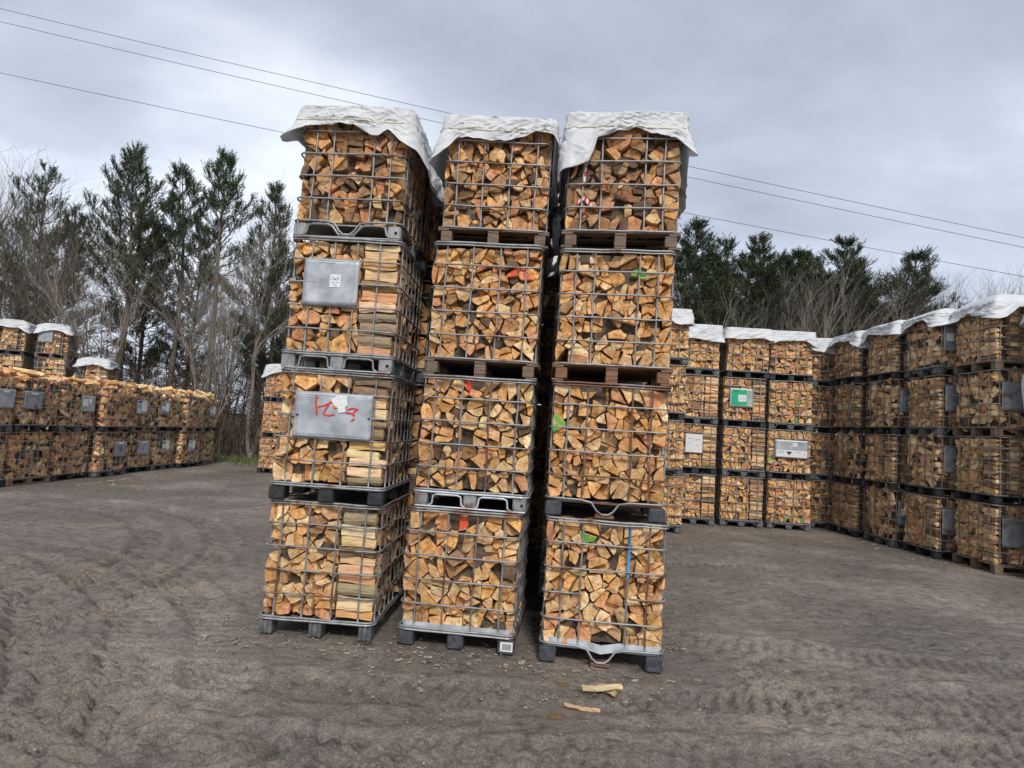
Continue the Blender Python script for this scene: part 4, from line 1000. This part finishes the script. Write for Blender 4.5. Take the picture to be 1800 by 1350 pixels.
    if cord:
        mb = MB(); zc_ = .145; pts = []
        for i in range(0, per, 2):
            q = min(1, zc_ / max(.05, DR[i])); j = RT + int(q * RS); v = rows[min(j, nR - 1)][i]
            pts.append((v[0] + NX[i] * .004, v[1] + NY[i] * .004, ztop + .018 + v[2] + .006 * math.sin(i * .07)))
        mb.tube(pts, .0055, 5, True); obj('cord', mb.mesh('cord', [M['strap']], True), o)
    return o
Mx, zt = TOPS['left']
tarp(Mx, zt, [(0.01, .34, .15), (.05, .25, .06), (.12, .20, .02), (.5, .185, .015), (.66, .27, .02), (.72, .28, .03), (.80, .22, .02), (1.0, .40, .05), (1.12, .52, .14), (1.3, .62, .16), (1.42, .56, .10), (1.7, .45, .06), (2, .4, .1), (2.5, .3, .03), (3, .35, .1), (3.6, .24, .05), (3.88, .26, .06), (3.96, .34, .14)],
     'crumpled white tarp with pale cord over the left front stack', 3)
Mx, zt = TOPS['middle']
tarp(Mx, zt, [(0, .46, .12), (.05, .36, .06), (.14, .22, .02), (.35, .225, .01), (.6, .23, .01), (.68, .19, .015), (.86, .14, .02), (.95, .16, .03), (1.02, .28, .05), (1.15, .38, .05), (1.4, .42, .05), (2, .4, .08), (2.5, .3, .03), (3, .4, .08), (3.5, .42, .07), (3.85, .44, .10)],
     'creased white tarp with crossed folds over the middle front stack', 14)
Mx, zt = TOPS['right']
tarp(Mx, zt, [(0, .54, .05), (.10, .50, .03), (.20, .47, .03), (.235, .38, .02), (.27, .24, .015), (.45, .17, .01), (.58, .15, .01), (.75, .20, .01), (.9, .24, .012), (.985, .33, .05), (1.01, .42, .13), (1.04, .38, .03), (1.2, .62, .04), (1.5, .7, .05), (2, .5, .08), (2.5, .3, .03), (3, .5, .1), (3.5, .55, .05), (3.9, .55, .04)],
     'white tarp with a long flap at its left over the right front stack', 27)
def gen_ctrl(seed, base=.18, var=.07, fl=.03):
    r = random.Random(seed); return [(k * .25 + r.uniform(-.05, .05) if k else 0, base + (var * 1.5 if k % 4 == 0 else 0) + r.uniform(-var, var), fl + (.05 if k % 4 == 0 else 0) + r.uniform(-.02, .04)) for k in range(16)]
for k, lab in (('left2', 'white tarp on the second row behind the left front stack'), ('left3', 'white tarp on the third row behind the left front stack'), ('middle2', 'white tarp on the second row behind the middle front stack'),
               ('middle3', 'white tarp on the third row behind the middle front stack'), ('middle4', 'white tarp on the fourth row behind the middle front stack'), ('middle5', 'white tarp on the last row behind the middle front stack'),
               ('right2', 'white tarp on the second row behind the right front stack'), ('right3', 'white tarp on the third row behind the right front stack'), ('right4', 'white tarp on the last row behind the right front stack')):
    tarp(*TOPS[k], gen_ctrl(hash(k[0]) % 3 + len(k) * 3 + int(k[-1]), .27, .09, .07), lab, len(k) + int(k[-1]) * 7, res=.6, bulge=.14)
for i in range(5):
    Mx, zt = TOPS['rw%d' % i]
    tarp(Mx, zt, gen_ctrl(50 + i, [.3, .16, .15, .20, .26][i], .08, .06), 'rumpled white tarp on the %s stack of the right wall' % RWN[i], 60 + i, res=.55, bulge=[.28, .24, .17, .13, .08][i], cord=False, amp=1.7)
for i in range(5):
    Mx, zt = TOPS['bw%d' % i]
    tarp(Mx, zt, gen_ctrl(80 + i, [.30, .36, .24, .27, .35][i], .05, .03), 'white tarp on the %s stack of the back wall' % BW[i][3], 90 + i, res=.5, bulge=.05, cord=False, amp=1.0)
for i in range(3):
    Mx, zt = TOPS['lb%d' % i]
    tarp(Mx, zt, gen_ctrl(110 + i, .2, .07, .06), 'white tarp on the %s stack behind the left row' % ['edge', 'middle', 'short'][i], 120 + i, res=.5, bulge=.16, cord=False, amp=1.4)
tarp(*TOPS['sm0'], gen_ctrl(140, .28, .08, .06), 'white tarp on the far three-high stack', 141, res=.5, bulge=.1, cord=False, amp=1.4)
# tarp edges hanging down beside the nearest stack of the right wall
def hang(x, y, z0, z1, w_, lab, seed):
    rn = random.Random(seed); vs = []; nu, nv = 24, 26
    for j in range(nv + 1):
        q = j / nv; ww = w_ * (1 - q * .75) if seed % 2 else w_ * (.4 + .6 * math.sin(q * 3))
        for i in range(nu + 1):
            a = i / nu; f_ = .03 * math.sin(a * 11 + q * 4 + seed) + .012 * math.sin(a * 23 + q * 9)
            vs.append((f_ - .06 * math.sin(q * 3), (a - .5) * ww + .03 * math.sin(q * 7), -(z0 - z1) * q))
    n = nu + 1; me = bpy.data.meshes.new('tarp'); me.from_pydata(vs, [], [(j * n + i, j * n + i + 1, (j + 1) * n + i + 1, (j + 1) * n + i) for j in range(nv) for i in range(nu)])
    me.materials.append(M['tarp']); me.shade_smooth(); o = obj('tarp', me, loc=(x, y, z0)); so_ = o.modifiers.new('thickness', 'SOLIDIFY'); so_.thickness = .002; tag(o, lab, 'tarp', 'white tarps over the stacks')
hang(8.47, 9.72, 3.35, 2.35, .5, 'loose white tarp scrap caught on the nearest right-wall stack', 3)
hang(8.50, 9.70, 1.55, .75, .35, 'lower white tarp scrap caught on the nearest right-wall stack', 4)

# ------------------------------------------------------------------ trees
def needle_clump(mb, p, d, L, rnd, n=16, nl=.085, wd=.016):
    """bottle-brush shoot of pine needles round the axis p -> p + d*L"""
    d = d.normalized(); up = Vector((0, 0, 1)) if abs(d.z) < .9 else Vector((1, 0, 0)); a = d.cross(up).normalized(); b = d.cross(a)
    vs = []; fs = []
    for k in range(n):
        t = rnd.random() ** .8; an = rnd.uniform(0, 6.283); o = p + d * (L * t); r = a * math.cos(an) + b * math.sin(an)
        tip = o + (r * .75 + d * rnd.uniform(.5, .95)).normalized() * nl * rnd.uniform(.8, 1.3); s = d.cross(r) * wd * .5
        i = len(vs); vs += [tuple(o - s), tuple(o + s), tuple(tip)]; fs.append((i, i + 1, i + 2))
    mb.add(vs, fs)
def pine_meshes(seed, h=13.0, low=.35, spread=2.1, dens=1.0, peak=.42):
    """Scots-pine like: whorls of up-curved limbs carrying upright candle-shaped tufts, dead twigs below"""
    rnd = random.Random(seed); T = MB(); Cn = MB(); D_ = MB()
    lean = Vector((rnd.uniform(-.03, .03), rnd.uniform(-.03, .03), 0)); ph = rnd.uniform(0, 6)
    def tp(z): return Vector((lean.x * z + .12 * math.sin(z * .5 + ph), lean.y * z + .10 * math.cos(z * .4 + ph), z))
    zz = [i * h / 16 for i in range(17)]; T.tube([tp(z) for z in zz], [.14 * (1 - z / h) ** .9 + .010 for z in zz], 7)
    def tuft(q, d, big):
        needle_clump(Cn, q, d + Vector((0, 0, .5)), rnd.uniform(.24, .42) * big, rnd, 22, .085, .02)
    def limb(p, dr, el, L, r, lev):
        n = 6; pts = [p]
        for i in range(1, n + 1):
            t = i / n; e2 = min(1.2, el + t * rnd.uniform(.2, .55)); d = (dr + Vector((rnd.uniform(-.18, .18), rnd.uniform(-.18, .18), 0))) * math.cos(e2) + Vector((0, 0, math.sin(e2))); p = p + d * (L / n); pts.append(p)
        T.tube(pts, [r * (1 - i / (n + 1)) + .005 for i in range(n + 1)], 4)
        for k in range(int((5 + 13 * L) * dens * (1 if lev == 0 else .7))):
            t = rnd.uniform(.18, 1) ** .75; i = min(n - 1, int(t * n)); q = pts[i].lerp(pts[i + 1], t * n - i)
            sd_ = Vector((-dr.y, dr.x, 0)) * rnd.uniform(-1.1, 1.1); dd = (dr * rnd.uniform(.1, 1) + sd_ + Vector((0, 0, rnd.uniform(.2, 1.3)))).normalized(); l2 = rnd.uniform(.12, .50) * min(1, .45 + L * .35)
            T.tube([q, q + dd * l2], [.007, .004], 3, caps=False)
            for c in range(rnd.randint(1, 3)):
                d3 = (dd + Vector((rnd.uniform(-.6, .6), rnd.uniform(-.6, .6), rnd.uniform(.2, 1.3)))).normalized(); tuft(q + dd * l2 * rnd.uniform(.3, 1), d3, 1)
        for c in range(3): tuft(pts[-1], Vector((rnd.uniform(-.4, .4), rnd.uniform(-.4, .4), 1)) + dr * .4, 1.3)
        return pts
    z = h * .10
    while z < h * .975:
        f_ = z / h; dead = f_ < low
        prof = max(.10, min(1, ((1 - f_) / peak) ** .8)) * (min(1, .55 + (f_ - low) * 3) if not dead else .8); a0 = rnd.uniform(0, 6.28); nb = rnd.randint(3, 6) if not dead else rnd.randint(2, 4)
        for b in range(nb):
            if rnd.random() < .13: continue
            an = a0 + b * 6.283 / nb + rnd.uniform(-.4, .4); L = spread * prof * rnd.uniform(.45, 1.2); dr = Vector((math.cos(an), math.sin(an), 0))
            if not dead: limb(tp(z), dr, rnd.uniform(.05, .35) + .55 * f_ ** 2, L, .026 * prof + .004, 0)
            if dead or f_ < low + .12:
                p = tp(z + .1); el = rnd.uniform(-.3, .35); pts = [p]
                for i in range(5): p = p + (dr * math.cos(el) + Vector((rnd.uniform(-.1, .1), rnd.uniform(-.1, .1), math.sin(el)))) * (L * .9 / 5); pts.append(p)
                D_.tube(pts, [.022 - .0035 * i for i in range(6)], 4)
                for k in range(int(12 * dens)):
                    q = pts[rnd.randint(1, 5)]; dd = (dr * rnd.uniform(.2, 1) + Vector((rnd.uniform(-.9, .9), rnd.uniform(-.9, .9), rnd.uniform(-.6, .5)))).normalized(); l2 = L * rnd.uniform(.15, .45)
                    D_.tube([q, q + dd * l2 * .5 + Vector((0, 0, rnd.uniform(-.06, .06))), q + dd * l2], [.010, .008, .005], 3, caps=False)
        z += h * (.034 if not dead else .045) * rnd.uniform(.75, 1.3)
    top = tp(h * .97)
    for k in range(10): tuft(tp(h * (.93 + k * .007)), Vector((rnd.uniform(-.6, .6), rnd.uniform(-.6, .6), 1)), 1.5)
    return T.mesh('trunk', [M['tree_bark']], True), Cn.mesh('crown', [M['needles']]), D_.mesh('dead_branches', [M['brown_twig']])
def bare_meshes(seed, h=12.0, mt='tree_bark', fork=3, spread=.5, lv=6):
    rnd = random.Random(seed); T = MB(); B = MB()
    def grow(p, d, L, r, lev):
        n = 5 if lev < 2 else 3; pts = [p]; rs = [r]
        for i in range(n):
            d = (d + Vector((rnd.gauss(0, .10 + .03 * lev), rnd.gauss(0, .10 + .03 * lev), rnd.uniform(0, .08)))).normalized(); p = p + d * (L / n); pts.append(p); rs.append(r * (1 - .45 * (i + 1) / n))
        (T if lev == 0 else B).tube(pts, rs, 6 if lev < 2 else (4 if lev < 3 else 3), caps=False)
        if lev >= lv or r < .004: return
        kids = (rnd.randint(4, 6) if lev < 3 else rnd.randint(3, 4)) + (1 if lev == 0 else 0)
        for k in range(kids):
            t = rnd.uniform(.3, 1) if k else 1; i = min(n - 1, int(t * n)); q = pts[i].lerp(pts[i + 1], min(1, t * n - i)); s = spread * rnd.uniform(.5, 1.5)
            an = rnd.uniform(0, 6.28); u = d.orthogonal().normalized(); v = d.cross(u); nd = (d + (u * math.cos(an) + v * math.sin(an)) * s + Vector((0, 0, .12))).normalized()
            grow(q, nd, L * rnd.uniform(.5, .74), rs[-1] * rnd.uniform(.62, .85) if k else rs[-1] * .9, lev + 1)
    for s in range(fork):
        grow(Vector((rnd.uniform(-.15, .15), rnd.uniform(-.15, .15), -.1)), Vector((rnd.uniform(-.25, .25), rnd.uniform(-.25, .25), 1)).normalized(), h * .42, .12 / fork ** .3, 0)
    zm = max(v[2] for v in B.v)
    for b in (T, B): b.v = [(v[0] * h / zm, v[1] * h / zm, v[2] * h / zm) for v in b.v]
    return T.mesh('trunk', [M[mt]], True), B.mesh('branches', [M[mt]])
PN = [pine_meshes(1, 13, .46, 2.7, .95, .5), pine_meshes(2, 13, .50, 2.3, .9, .42), pine_meshes(3, 13, .42, 2.6, .75, .45), pine_meshes(4, 13, .26, 2.4, 1.2, .5)]
BN = [bare_meshes(11, 12, 'tree_bark', 3, .45, 5), bare_meshes(12, 12, 'pale_bark', 2, .4, 5), bare_meshes(13, 12, 'tree_bark', 4, .5, 5), bare_meshes(14, 12, 'pale_bark', 5, .35, 5)]
def plant(kind, idx, x, y, h, label, group, rz, wide=1.0):
    ms = (PN if kind == 'pine' else BN)[idx]; base = 13.0 if kind == 'pine' else 12.0; s = h / base * (.93 if kind == 'bare' and x > 9 else 1)
    root = bpy.data.objects.new('pine_tree' if kind == 'pine' else 'bare_tree', None); COL.objects.link(root); root.location = (x, y, 0); root.rotation_euler = (0, 0, rz)
    sw = s * (1 if kind == 'pine' else .95); sw = max(sw, .75) * (wide if kind == 'pine' else 1); root.scale = (sw, sw, s)
    tag(root, label, 'tree', group)
    for me in ms: obj(me.name.split('.')[0], me, root)
TL, TR = 'trees behind the left stacks', 'trees behind the right wall'
for i, (k, idx, x, y, h, lab) in enumerate([
    ('pine', 0, -17.7, 27, 13.7, 'tall dark pine with an open pointed crown, left of the twin pines'),
    ('pine', 1, -13.7, 27, 13.9, 'tall pine with its crown highest nearest the front stacks'),
    ('pine', 1, -15.9, 28.5, 13.4, 'thin-topped pine between the two tallest left pines'),
    ('pine', 2, -21.6, 26.5, 12.4, 'browner pine wrapped in bare branches at far left'),
    ('pine', 3, -11.5, 28, 12.6, 'dense pine half hidden by the left front stack'),
    ('pine', 2, -19.3, 30, 12.4, 'shorter pine behind the far left pines'),
    ('pine', 3, -10.0, 29.5, 12.4, 'low dense pine close behind the left front stack'),
    ('bare', 0, -24.0, 26, 13.8, 'bare tree with many stems at the left edge'),
    ('bare', 2, -22.0, 24.5, 13.6, 'tall bare tree rising in front of the brownish pine'),
    ('bare', 1, -16.6, 24.5, 9.5, 'slim pale bare tree in front of the tall pointed pine'),
    ('bare', 3, -12.4, 25, 10.5, 'pale bushy bare tree in front of the tallest pine'),
    ('bare', 1, -10.9, 26, 13.2, 'thin bare tree top beside the left front stack'),
    ('bare', 0, -19.8, 25, 11.0, 'bare tree leaning between the far left pines'),
    ('bare', 2, -14.6, 29.5, 9.0, 'dark bare tree low between the tall pines'),
    ('pine', 3, -17.0, 32, 11.5, 'pine standing back in the gap right of the tall pointed pine'),
    ('pine', 3, -13.2, 33, 11.0, 'pine standing back below the twin pine tops'),
    ('pine', 3, -20.6, 33, 11.8, 'pine standing back between the pointed pine and the brownish one'),
    ('pine', 3, -24.6, 32, 11.5, 'pine standing back behind the many-stemmed bare tree'),
    ('bare', 0, -23.0, 27.5, 12.5, 'leafless tree with dense fine twigs near the left edge'),
    ('bare', 2, -9.8, 27, 10.0, 'leafless tree touching the left front stack')]):
    plant(k, idx, x, y, h, lab, TL, i * 1.3, 1.12)
for i, (k, idx, x, y, h, lab) in enumerate([
    ('pine', 3, 7.6, 26, 11.3, 'dense pine rising directly beside the right front stack'),
    ('pine', 2, 9.1, 26.5, 11.0, 'pine with a narrow spike top, second from the front stacks'),
    ('pine', 3, 10.9, 26, 11.0, 'broad dark pine above the green-labelled stack'),
    ('pine', 3, 12.5, 27, 10.6, 'rounder pine behind the forked bare tree'),
    ('pine', 3, 14.1, 26, 11.2, 'darkest cone-shaped pine above the wall corner'),
    ('pine', 1, 16.6, 26, 10.6, 'sparse pine farthest right above the wall'),
    ('bare', 3, 11.4, 24.5, 11.9, 'tall pale forked bare tree standing among the right pines'),
    ('bare', 0, 16.4, 27, 11.2, 'reddish-grey twiggy tree behind the sparse pine'),
    ('bare', 2, 18.3, 27, 11.7, 'twiggy bare tree with a tall plume above the right wall'),
    ('bare', 1, 20.2, 26, 11.6, 'open bare tree with thick limbs near the right edge'),
    ('bare', 3, 22.2, 26, 11.4, 'bare tree cut by the right edge of the picture'),
    ('bare', 1, 8.7, 24.0, 9.2, 'slim pale bare tree before the pine beside the front stacks'),
    ('bare', 1, 14.6, 24.2, 9.0, 'thin pale bare tree before the cone-shaped pine'),
    ('pine', 0, 2.5, 29, 11.0, 'pine hidden behind the right front stack'),
    ('pine', 3, -5.5, 29, 11.0, 'pine hidden behind the left front stack'),
    ('pine', 2, -1.5, 29, 11.0, 'pine hidden behind the middle front stack'),
    ('pine', 1, 5.2, 28, 11.0, 'pine hidden just right of the middle gap'),
    ('pine', 3, 10.2, 30, 11.3, 'pine standing back left of the broad dark pine'),
    ('pine', 3, 13.6, 31, 11.6, 'pine standing back between the broad pine and the cone-shaped one'),
    ('pine', 3, 17.4, 31, 11.3, 'pine standing back right of the cone-shaped pine'),
    ('pine', 3, 15.4, 29, 10.4, 'low pine just right of the cone-shaped pine'),
    ('pine', 3, 18.9, 29, 9.6, 'lowest pine at the right end of the evergreen band'),
    ('pine', 2, 13.0, 27.5, 11.0, 'open pine between the rounder pine and the cone-shaped pine'),
    ('pine', 3, 16.0, 27.5, 10.6, 'full pine directly right of the cone-shaped pine'),
    ('pine', 2, 18.2, 27.0, 10.2, 'last evergreen before the leafless trees at right'),
    ('bare', 0, 20.8, 26.6, 11.6, 'many-stemmed leafless tree near the right edge'),
    ('bare', 2, 23.4, 27.5, 12.0, 'leafless tree mostly outside the right edge'),
    ('bare', 1, 17.3, 25.2, 12.0, 'tall slender leafless tree right of the sparse pine'),
    ('bare', 3, 19.4, 28, 12.4, 'tallest pale leafless tree above the right wall'),
    ('pine', 3, 12.0, 30, 11.4, 'pine standing back above the triangle-marked stack'),
    ('pine', 3, 8.3, 30, 11.4, 'pine standing back beside the right front stack'),
    ('pine', 2, 15.2, 31, 11.9, 'open-topped pine standing back behind the cone-shaped one'),
    ('bare', 0, 18.9, 25.5, 10.4, 'dense twiggy tree just above the right wall tarps'),
    ('bare', 2, 21.4, 27.5, 11.0, 'spreading leafless tree behind the tree at the right edge')]):
    plant(k, idx, x, y, h, lab, TR, i * 2.1 + .4, 1.6)
# darker wood behind the first trees: reads as one mass
def wood_mass():
    rnd = random.Random(77); T = MB()
    for i in range(330):
        x = rnd.uniform(-27, 26); 
        if -9 < x < 4 and rnd.random() < .6: continue
        y = rnd.uniform(29, 40); h = rnd.uniform(3, 6.5) if x < 3 else rnd.uniform(3, 6.5); p = Vector((x, y, 0)); d = Vector((rnd.gauss(0, .08), rnd.gauss(0, .08), 1)); pts = [p + d * h * t for t in (0, .3, .6, 1)]
        T.tube(pts, [.07, .05, .035, .008], 3, caps=False)
        for k in range(26):
            t = rnd.uniform(.05, 1); q = p + d * h * t; an = rnd.uniform(0, 6.28); L = rnd.uniform(.4, 1.5) * (1.15 - t * .6); dd = Vector((math.cos(an), math.sin(an), rnd.uniform(-.1, .8))).normalized()
            m1 = q + dd * L * .5 + Vector((rnd.uniform(-.1, .1),) * 3); T.tube([q, m1, q + dd * L], [.020, .015, .008], 3, caps=False)
            for c in range(2): d3 = (dd + Vector((rnd.uniform(-1, 1), rnd.uniform(-1, 1), rnd.uniform(-.5, .8)))).normalized(); T.tube([m1, m1 + d3 * L * .5], [.009, .005], 3, caps=False)
    return T.mesh('distant_wood', [M['brown_twig']])
tag(obj('distant_wood', wood_mass()), 'dense brown leafless wood behind the first trees', 'wood', kind='stuff')
def thicket():
    rnd = random.Random(78); T = MB()
    for i in range(1500):
        x = rnd.uniform(-26, -4) if i % 3 else rnd.uniform(4, 24); y = rnd.uniform(24.5, 29); h = rnd.uniform(1.2, 4.2) * (1 if x < 0 else 1.2); p = Vector((x, y, 0)); d = Vector((rnd.gauss(0, .35), rnd.gauss(0, .25), 1)); bend = Vector((rnd.gauss(0, .5), rnd.gauss(0, .3), -.2))
        pts = [p + d * h * t + bend * t * t for t in (0, .35, .7, 1)]; T.tube(pts, [.022, .016, .010, .004], 3, caps=False)
        for k in range(7):
            q = pts[1].lerp(pts[3], rnd.random()); dd = Vector((rnd.uniform(-1, 1), rnd.uniform(-1, 1), rnd.uniform(-.1, 1))).normalized(); T.tube([q, q + dd * rnd.uniform(.3, .9)], [.008, .004], 3, caps=False)
    return T.mesh('undergrowth', [M['brown_twig']])
tag(obj('undergrowth', thicket()), 'tangled brown undergrowth along the foot of the trees', 'undergrowth', kind='stuff')
def grass():
    rnd = random.Random(79); T = MB()
    for i in range(9000):
        x = rnd.uniform(-26, 24); y = rnd.gauss(23.4, .7); h = rnd.uniform(.08, .3); a = rnd.uniform(0, 6.28); c, s = math.cos(a) * .02, math.sin(a) * .02
        T.add([(x - c, y - s, 0), (x + c, y + s, 0), (x + rnd.uniform(-.1, .1), y + rnd.uniform(-.1, .1), h)], [(0, 1, 2)])
    return T.mesh('grass', [M['grass']])
tag(obj('grass', grass()), 'rough green grass verge at the edge of the trees', 'grass', kind='stuff')

# ------------------------------------------------------------------ overhead wires
for i, (a, b, lab) in enumerate([((-39.1, 30.14), (35.9, 17.97), 'topmost overhead wire crossing the sky'), ((-39.0, 29.15), (35.9, 17.26), 'middle overhead wire just under the topmost one'), ((-38.5, 25.27), (25.7, 16.38), 'lowest overhead wire passing behind the stacks')]):
    mb = MB(); sl_ = (b[1] - a[1]) / (b[0] - a[0]); pts = []
    for k in range(41):
        x = -80 + 160 * k / 40; xm = (a[0] + b[0]) / 2; pts.append((x, 42, a[1] + sl_ * (x - a[0]) + .00022 * ((x - xm) ** 2 - ((b[0] - a[0]) / 2) ** 2)))
    mb.tube(pts, .018, 5); o = obj('overhead_wire', mb.mesh('overhead_wire', [M['wire']], True)); tag(o, lab, 'wire', 'overhead wires')

# ------------------------------------------------------------------ loose things on the mud
def loose(name, x, y, L, sec, rz, tone, lab, cat, seed, z=.0, tilt=0.0, group=None):
    rnd = random.Random(seed); vs, fs, ms, uvs = rough_log(L, sec, rnd, 8, .003)
    mb = MB(); mb.add(vs, fs, ms, uvs, tone); o = obj(name, mb.mesh(name, WOOD), loc=(x, y, z), rot=(0, tilt, rz)); tag(o, lab, cat, group); return o
loose('split_plank', .80, 4.52, .30, [(0, 0), (.0, .02), (.045, .022), (.05, .004)], .10, (.72, .60, .36), 'pale split plank lying across the short chunk of wood', 'plank', 1, z=.035)
loose('wood_chunk', .83, 4.56, .13, [(0, 0), (.02, .045), (.09, .03), (.10, 0)], -.45, (.5, .36, .2), 'short brown chunk of wood under the pale plank', 'chunk', 2, z=-.004)
loose('wood_splinter', .62, 4.27, .24, [(0, 0), (.0, .012), (.022, .014), (.026, .0)], -.24, (.62, .42, .26), 'long thin splinter lying on the mud in front', 'splinter', 3, z=.0)
loose('wood_splinter', -1.12, 5.22, .14, [(0, 0), (.0, .016), (.03, .014), (.03, .0)], .2, (.10, .075, .055), 'dark stick on the mud before the left front stack', 'splinter', 4)
loose('wood_splinter', 2.05, 4.15, .26, [(0, 0), (.0, .012), (.016, .014), (.02, .0)], -1.1, (.12, .09, .07), 'dark thin stick half sunk in mud at right', 'splinter', 5, z=-.002)
def chips():
    rnd = random.Random(5); T = MB()
    spots = [(-1.5, 4.95, .6, 90), (-.3, 4.95, .6, 90), (.9, 4.8, .5, 90), (1.6, 5.6, .35, 90), (8, 11, .9, 250), (4.5, 13.4, 1.2, 260), (-2.6, 5.8, .35, 60), (-9.7, 16, 1.4, 500), (-.85, 4.95, .35, 40), (-.3, 4.9, .6, 40), (2.0, 6.8, .9, 120), (2.6, 5.0, .7, 40), (.9, 4.4, .5, 30), (0, 5, 3.5, 160), (-7.5, 13.5, 2.8, 260), (-8.5, 17, 2.5, 260), (5, 9, 3, 90), (6.5, 10, 1.5, 40)]
    for x, y, s, n in spots:
        for i in range(n):
            a, b = rnd.gauss(x, s), rnd.gauss(y, s * .6)
            if y > 12 and a < -9.8: a = -9.8 + rnd.random()
            r = rnd.uniform(.004, .011) * (.8 if y < 9 else 1.3); h = rnd.uniform(.003, .008); rz = rnd.uniform(0, 6.28); P_ = []
            k = rnd.randint(4, 6)
            for j in range(k): an = rz + j * 6.283 / k; q = r * rnd.uniform(.5, 1.5); P_.append((a + math.cos(an) * q * 1.4, b + math.sin(an) * q))
            zb = .002; T.add([(p, q, zb) for p, q in P_] + [(p, q, zb + h) for p, q in P_], [tuple(range(k, 2 * k))] + [(j, (j + 1) % k, k + (j + 1) % k, k + j) for j in range(k)])
    for x, y, s, n in [(-1.55, 5.12, .5, 26), (-.35, 5.02, .5, 26), (.85, 4.86, .5, 22), (1.6, 5.6, .25, 16), (-9.6, 15, 1.6, 90), (7.6, 12, 1.6, 60)]:
        for i in range(n):
            a, b = rnd.gauss(x, s), rnd.gauss(y, s * (.16 if y < 6 else .8)); L = rnd.uniform(.012, .045) * (1 if y < 6 else 1.6); w_ = rnd.uniform(.003, .008) * (1 if y < 6 else 1.6); an = rnd.uniform(0, 3.14); c, s_ = math.cos(an), math.sin(an); h = rnd.uniform(.004, .009)
            if y > 12 and a < -9.8: a = -9.7
            q = [(-L, -w_ * .4), (L, -w_), (L * .8, w_), (-L * .9, w_ * .6)]; P_ = [(a + u * c - v * s_, b + u * s_ + v * c) for u, v in q]; zb = -.004
            T.add([(u, v, zb) for u, v in P_] + [(u, v, zb + h + .004) for u, v in P_], [(4, 5, 6, 7)] + [(j, (j + 1) % 4, 4 + (j + 1) % 4, 4 + j) for j in range(4)])
    return T.mesh('wood_chips', [M['chip']])
M['chip'] = noisy('pale_chips', (.10, .075, .055), (.48, .40, .31), 9, .8, .1)
tag(obj('wood_chips', chips()), 'pale wood chips and grit scattered over the mud', 'chips', kind='stuff')
def puddle(x, y, a, b, rz, lab):
    rn = random.Random(int(x * 100)); n = 26; P_ = []
    for i in range(n): t = i / n * 6.283; r = 1 + .25 * math.sin(t * 2 + x * 9) + .15 * math.sin(t * 5 + y); P_.append((x + math.cos(t + rz) * a * r, y + math.sin(t + rz) * b * r, -.0075))
    me = bpy.data.meshes.new('puddle'); me.from_pydata(P_, [], [tuple(range(n))]); me.materials.append(M['puddle']); tag(obj('puddle', me), lab, kind='structure')
M['puddle'] = mat('muddy_water', (.16, .105, .055), .06)[0]
puddle(.52, 4.69, .075, .035, .2, 'small brown puddle'); puddle(.43, 4.17, .06, .04, -.2, 'small brown puddle')
# barrier tape caught among the logs of the top right cage
def tape(Mx, seg, lab):
    mb = MB(); k = 0; vs = []; P_ = []
    for (a, b), (c, d) in zip(seg, seg[1:]):
        for q in range(4): P_.append((a + (c - a) * q / 4, b + (d - b) * q / 4))
    P_.append(seg[-1]); hz_ = abs(seg[-1][0] - seg[0][0]) > abs(seg[-1][1] - seg[0][1])
    for n_, (x, z) in enumerate(P_):
        y = .012 + .004 * math.sin(n_ * 2.1); a, b = (.004, .018) if hz_ else (.013, .003)
        vs += [(x - a, y, z + RZ - b), (x + a, y - .004, z + RZ + b)]
    mb.add(vs, [(2 * n_, 2 * n_ + 1, 2 * n_ + 3, 2 * n_ + 2) for n_ in range(len(P_) - 1)], [n_ % 2 for n_ in range(len(P_) - 1)])
    o = obj('barrier_tape', mb.mesh('barrier_tape', [M['red_paint'], M['white_label']])); o.matrix_world = Mx; so_ = o.modifiers.new('thickness', 'SOLIDIFY'); so_.thickness = .001
    tag(o, lab, 'tape')
tape(TOPS['right'][0], [(.155, .40), (.165, .58), (.175, .62)], 'upright scrap of red and white tape in the top cage of right front stack')
tape(TOPS['right'][0], [(.10, .25), (.17, .30), (.24, .22)], 'lower crumpled scrap of red and white tape in right front stack top cage')
# the bulk of the logs
st_ = obj('split_logs', ALL.mesh('split_logs', WOOD)); tag(st_, 'split logs filling all the cages', 'logs', kind='stuff')
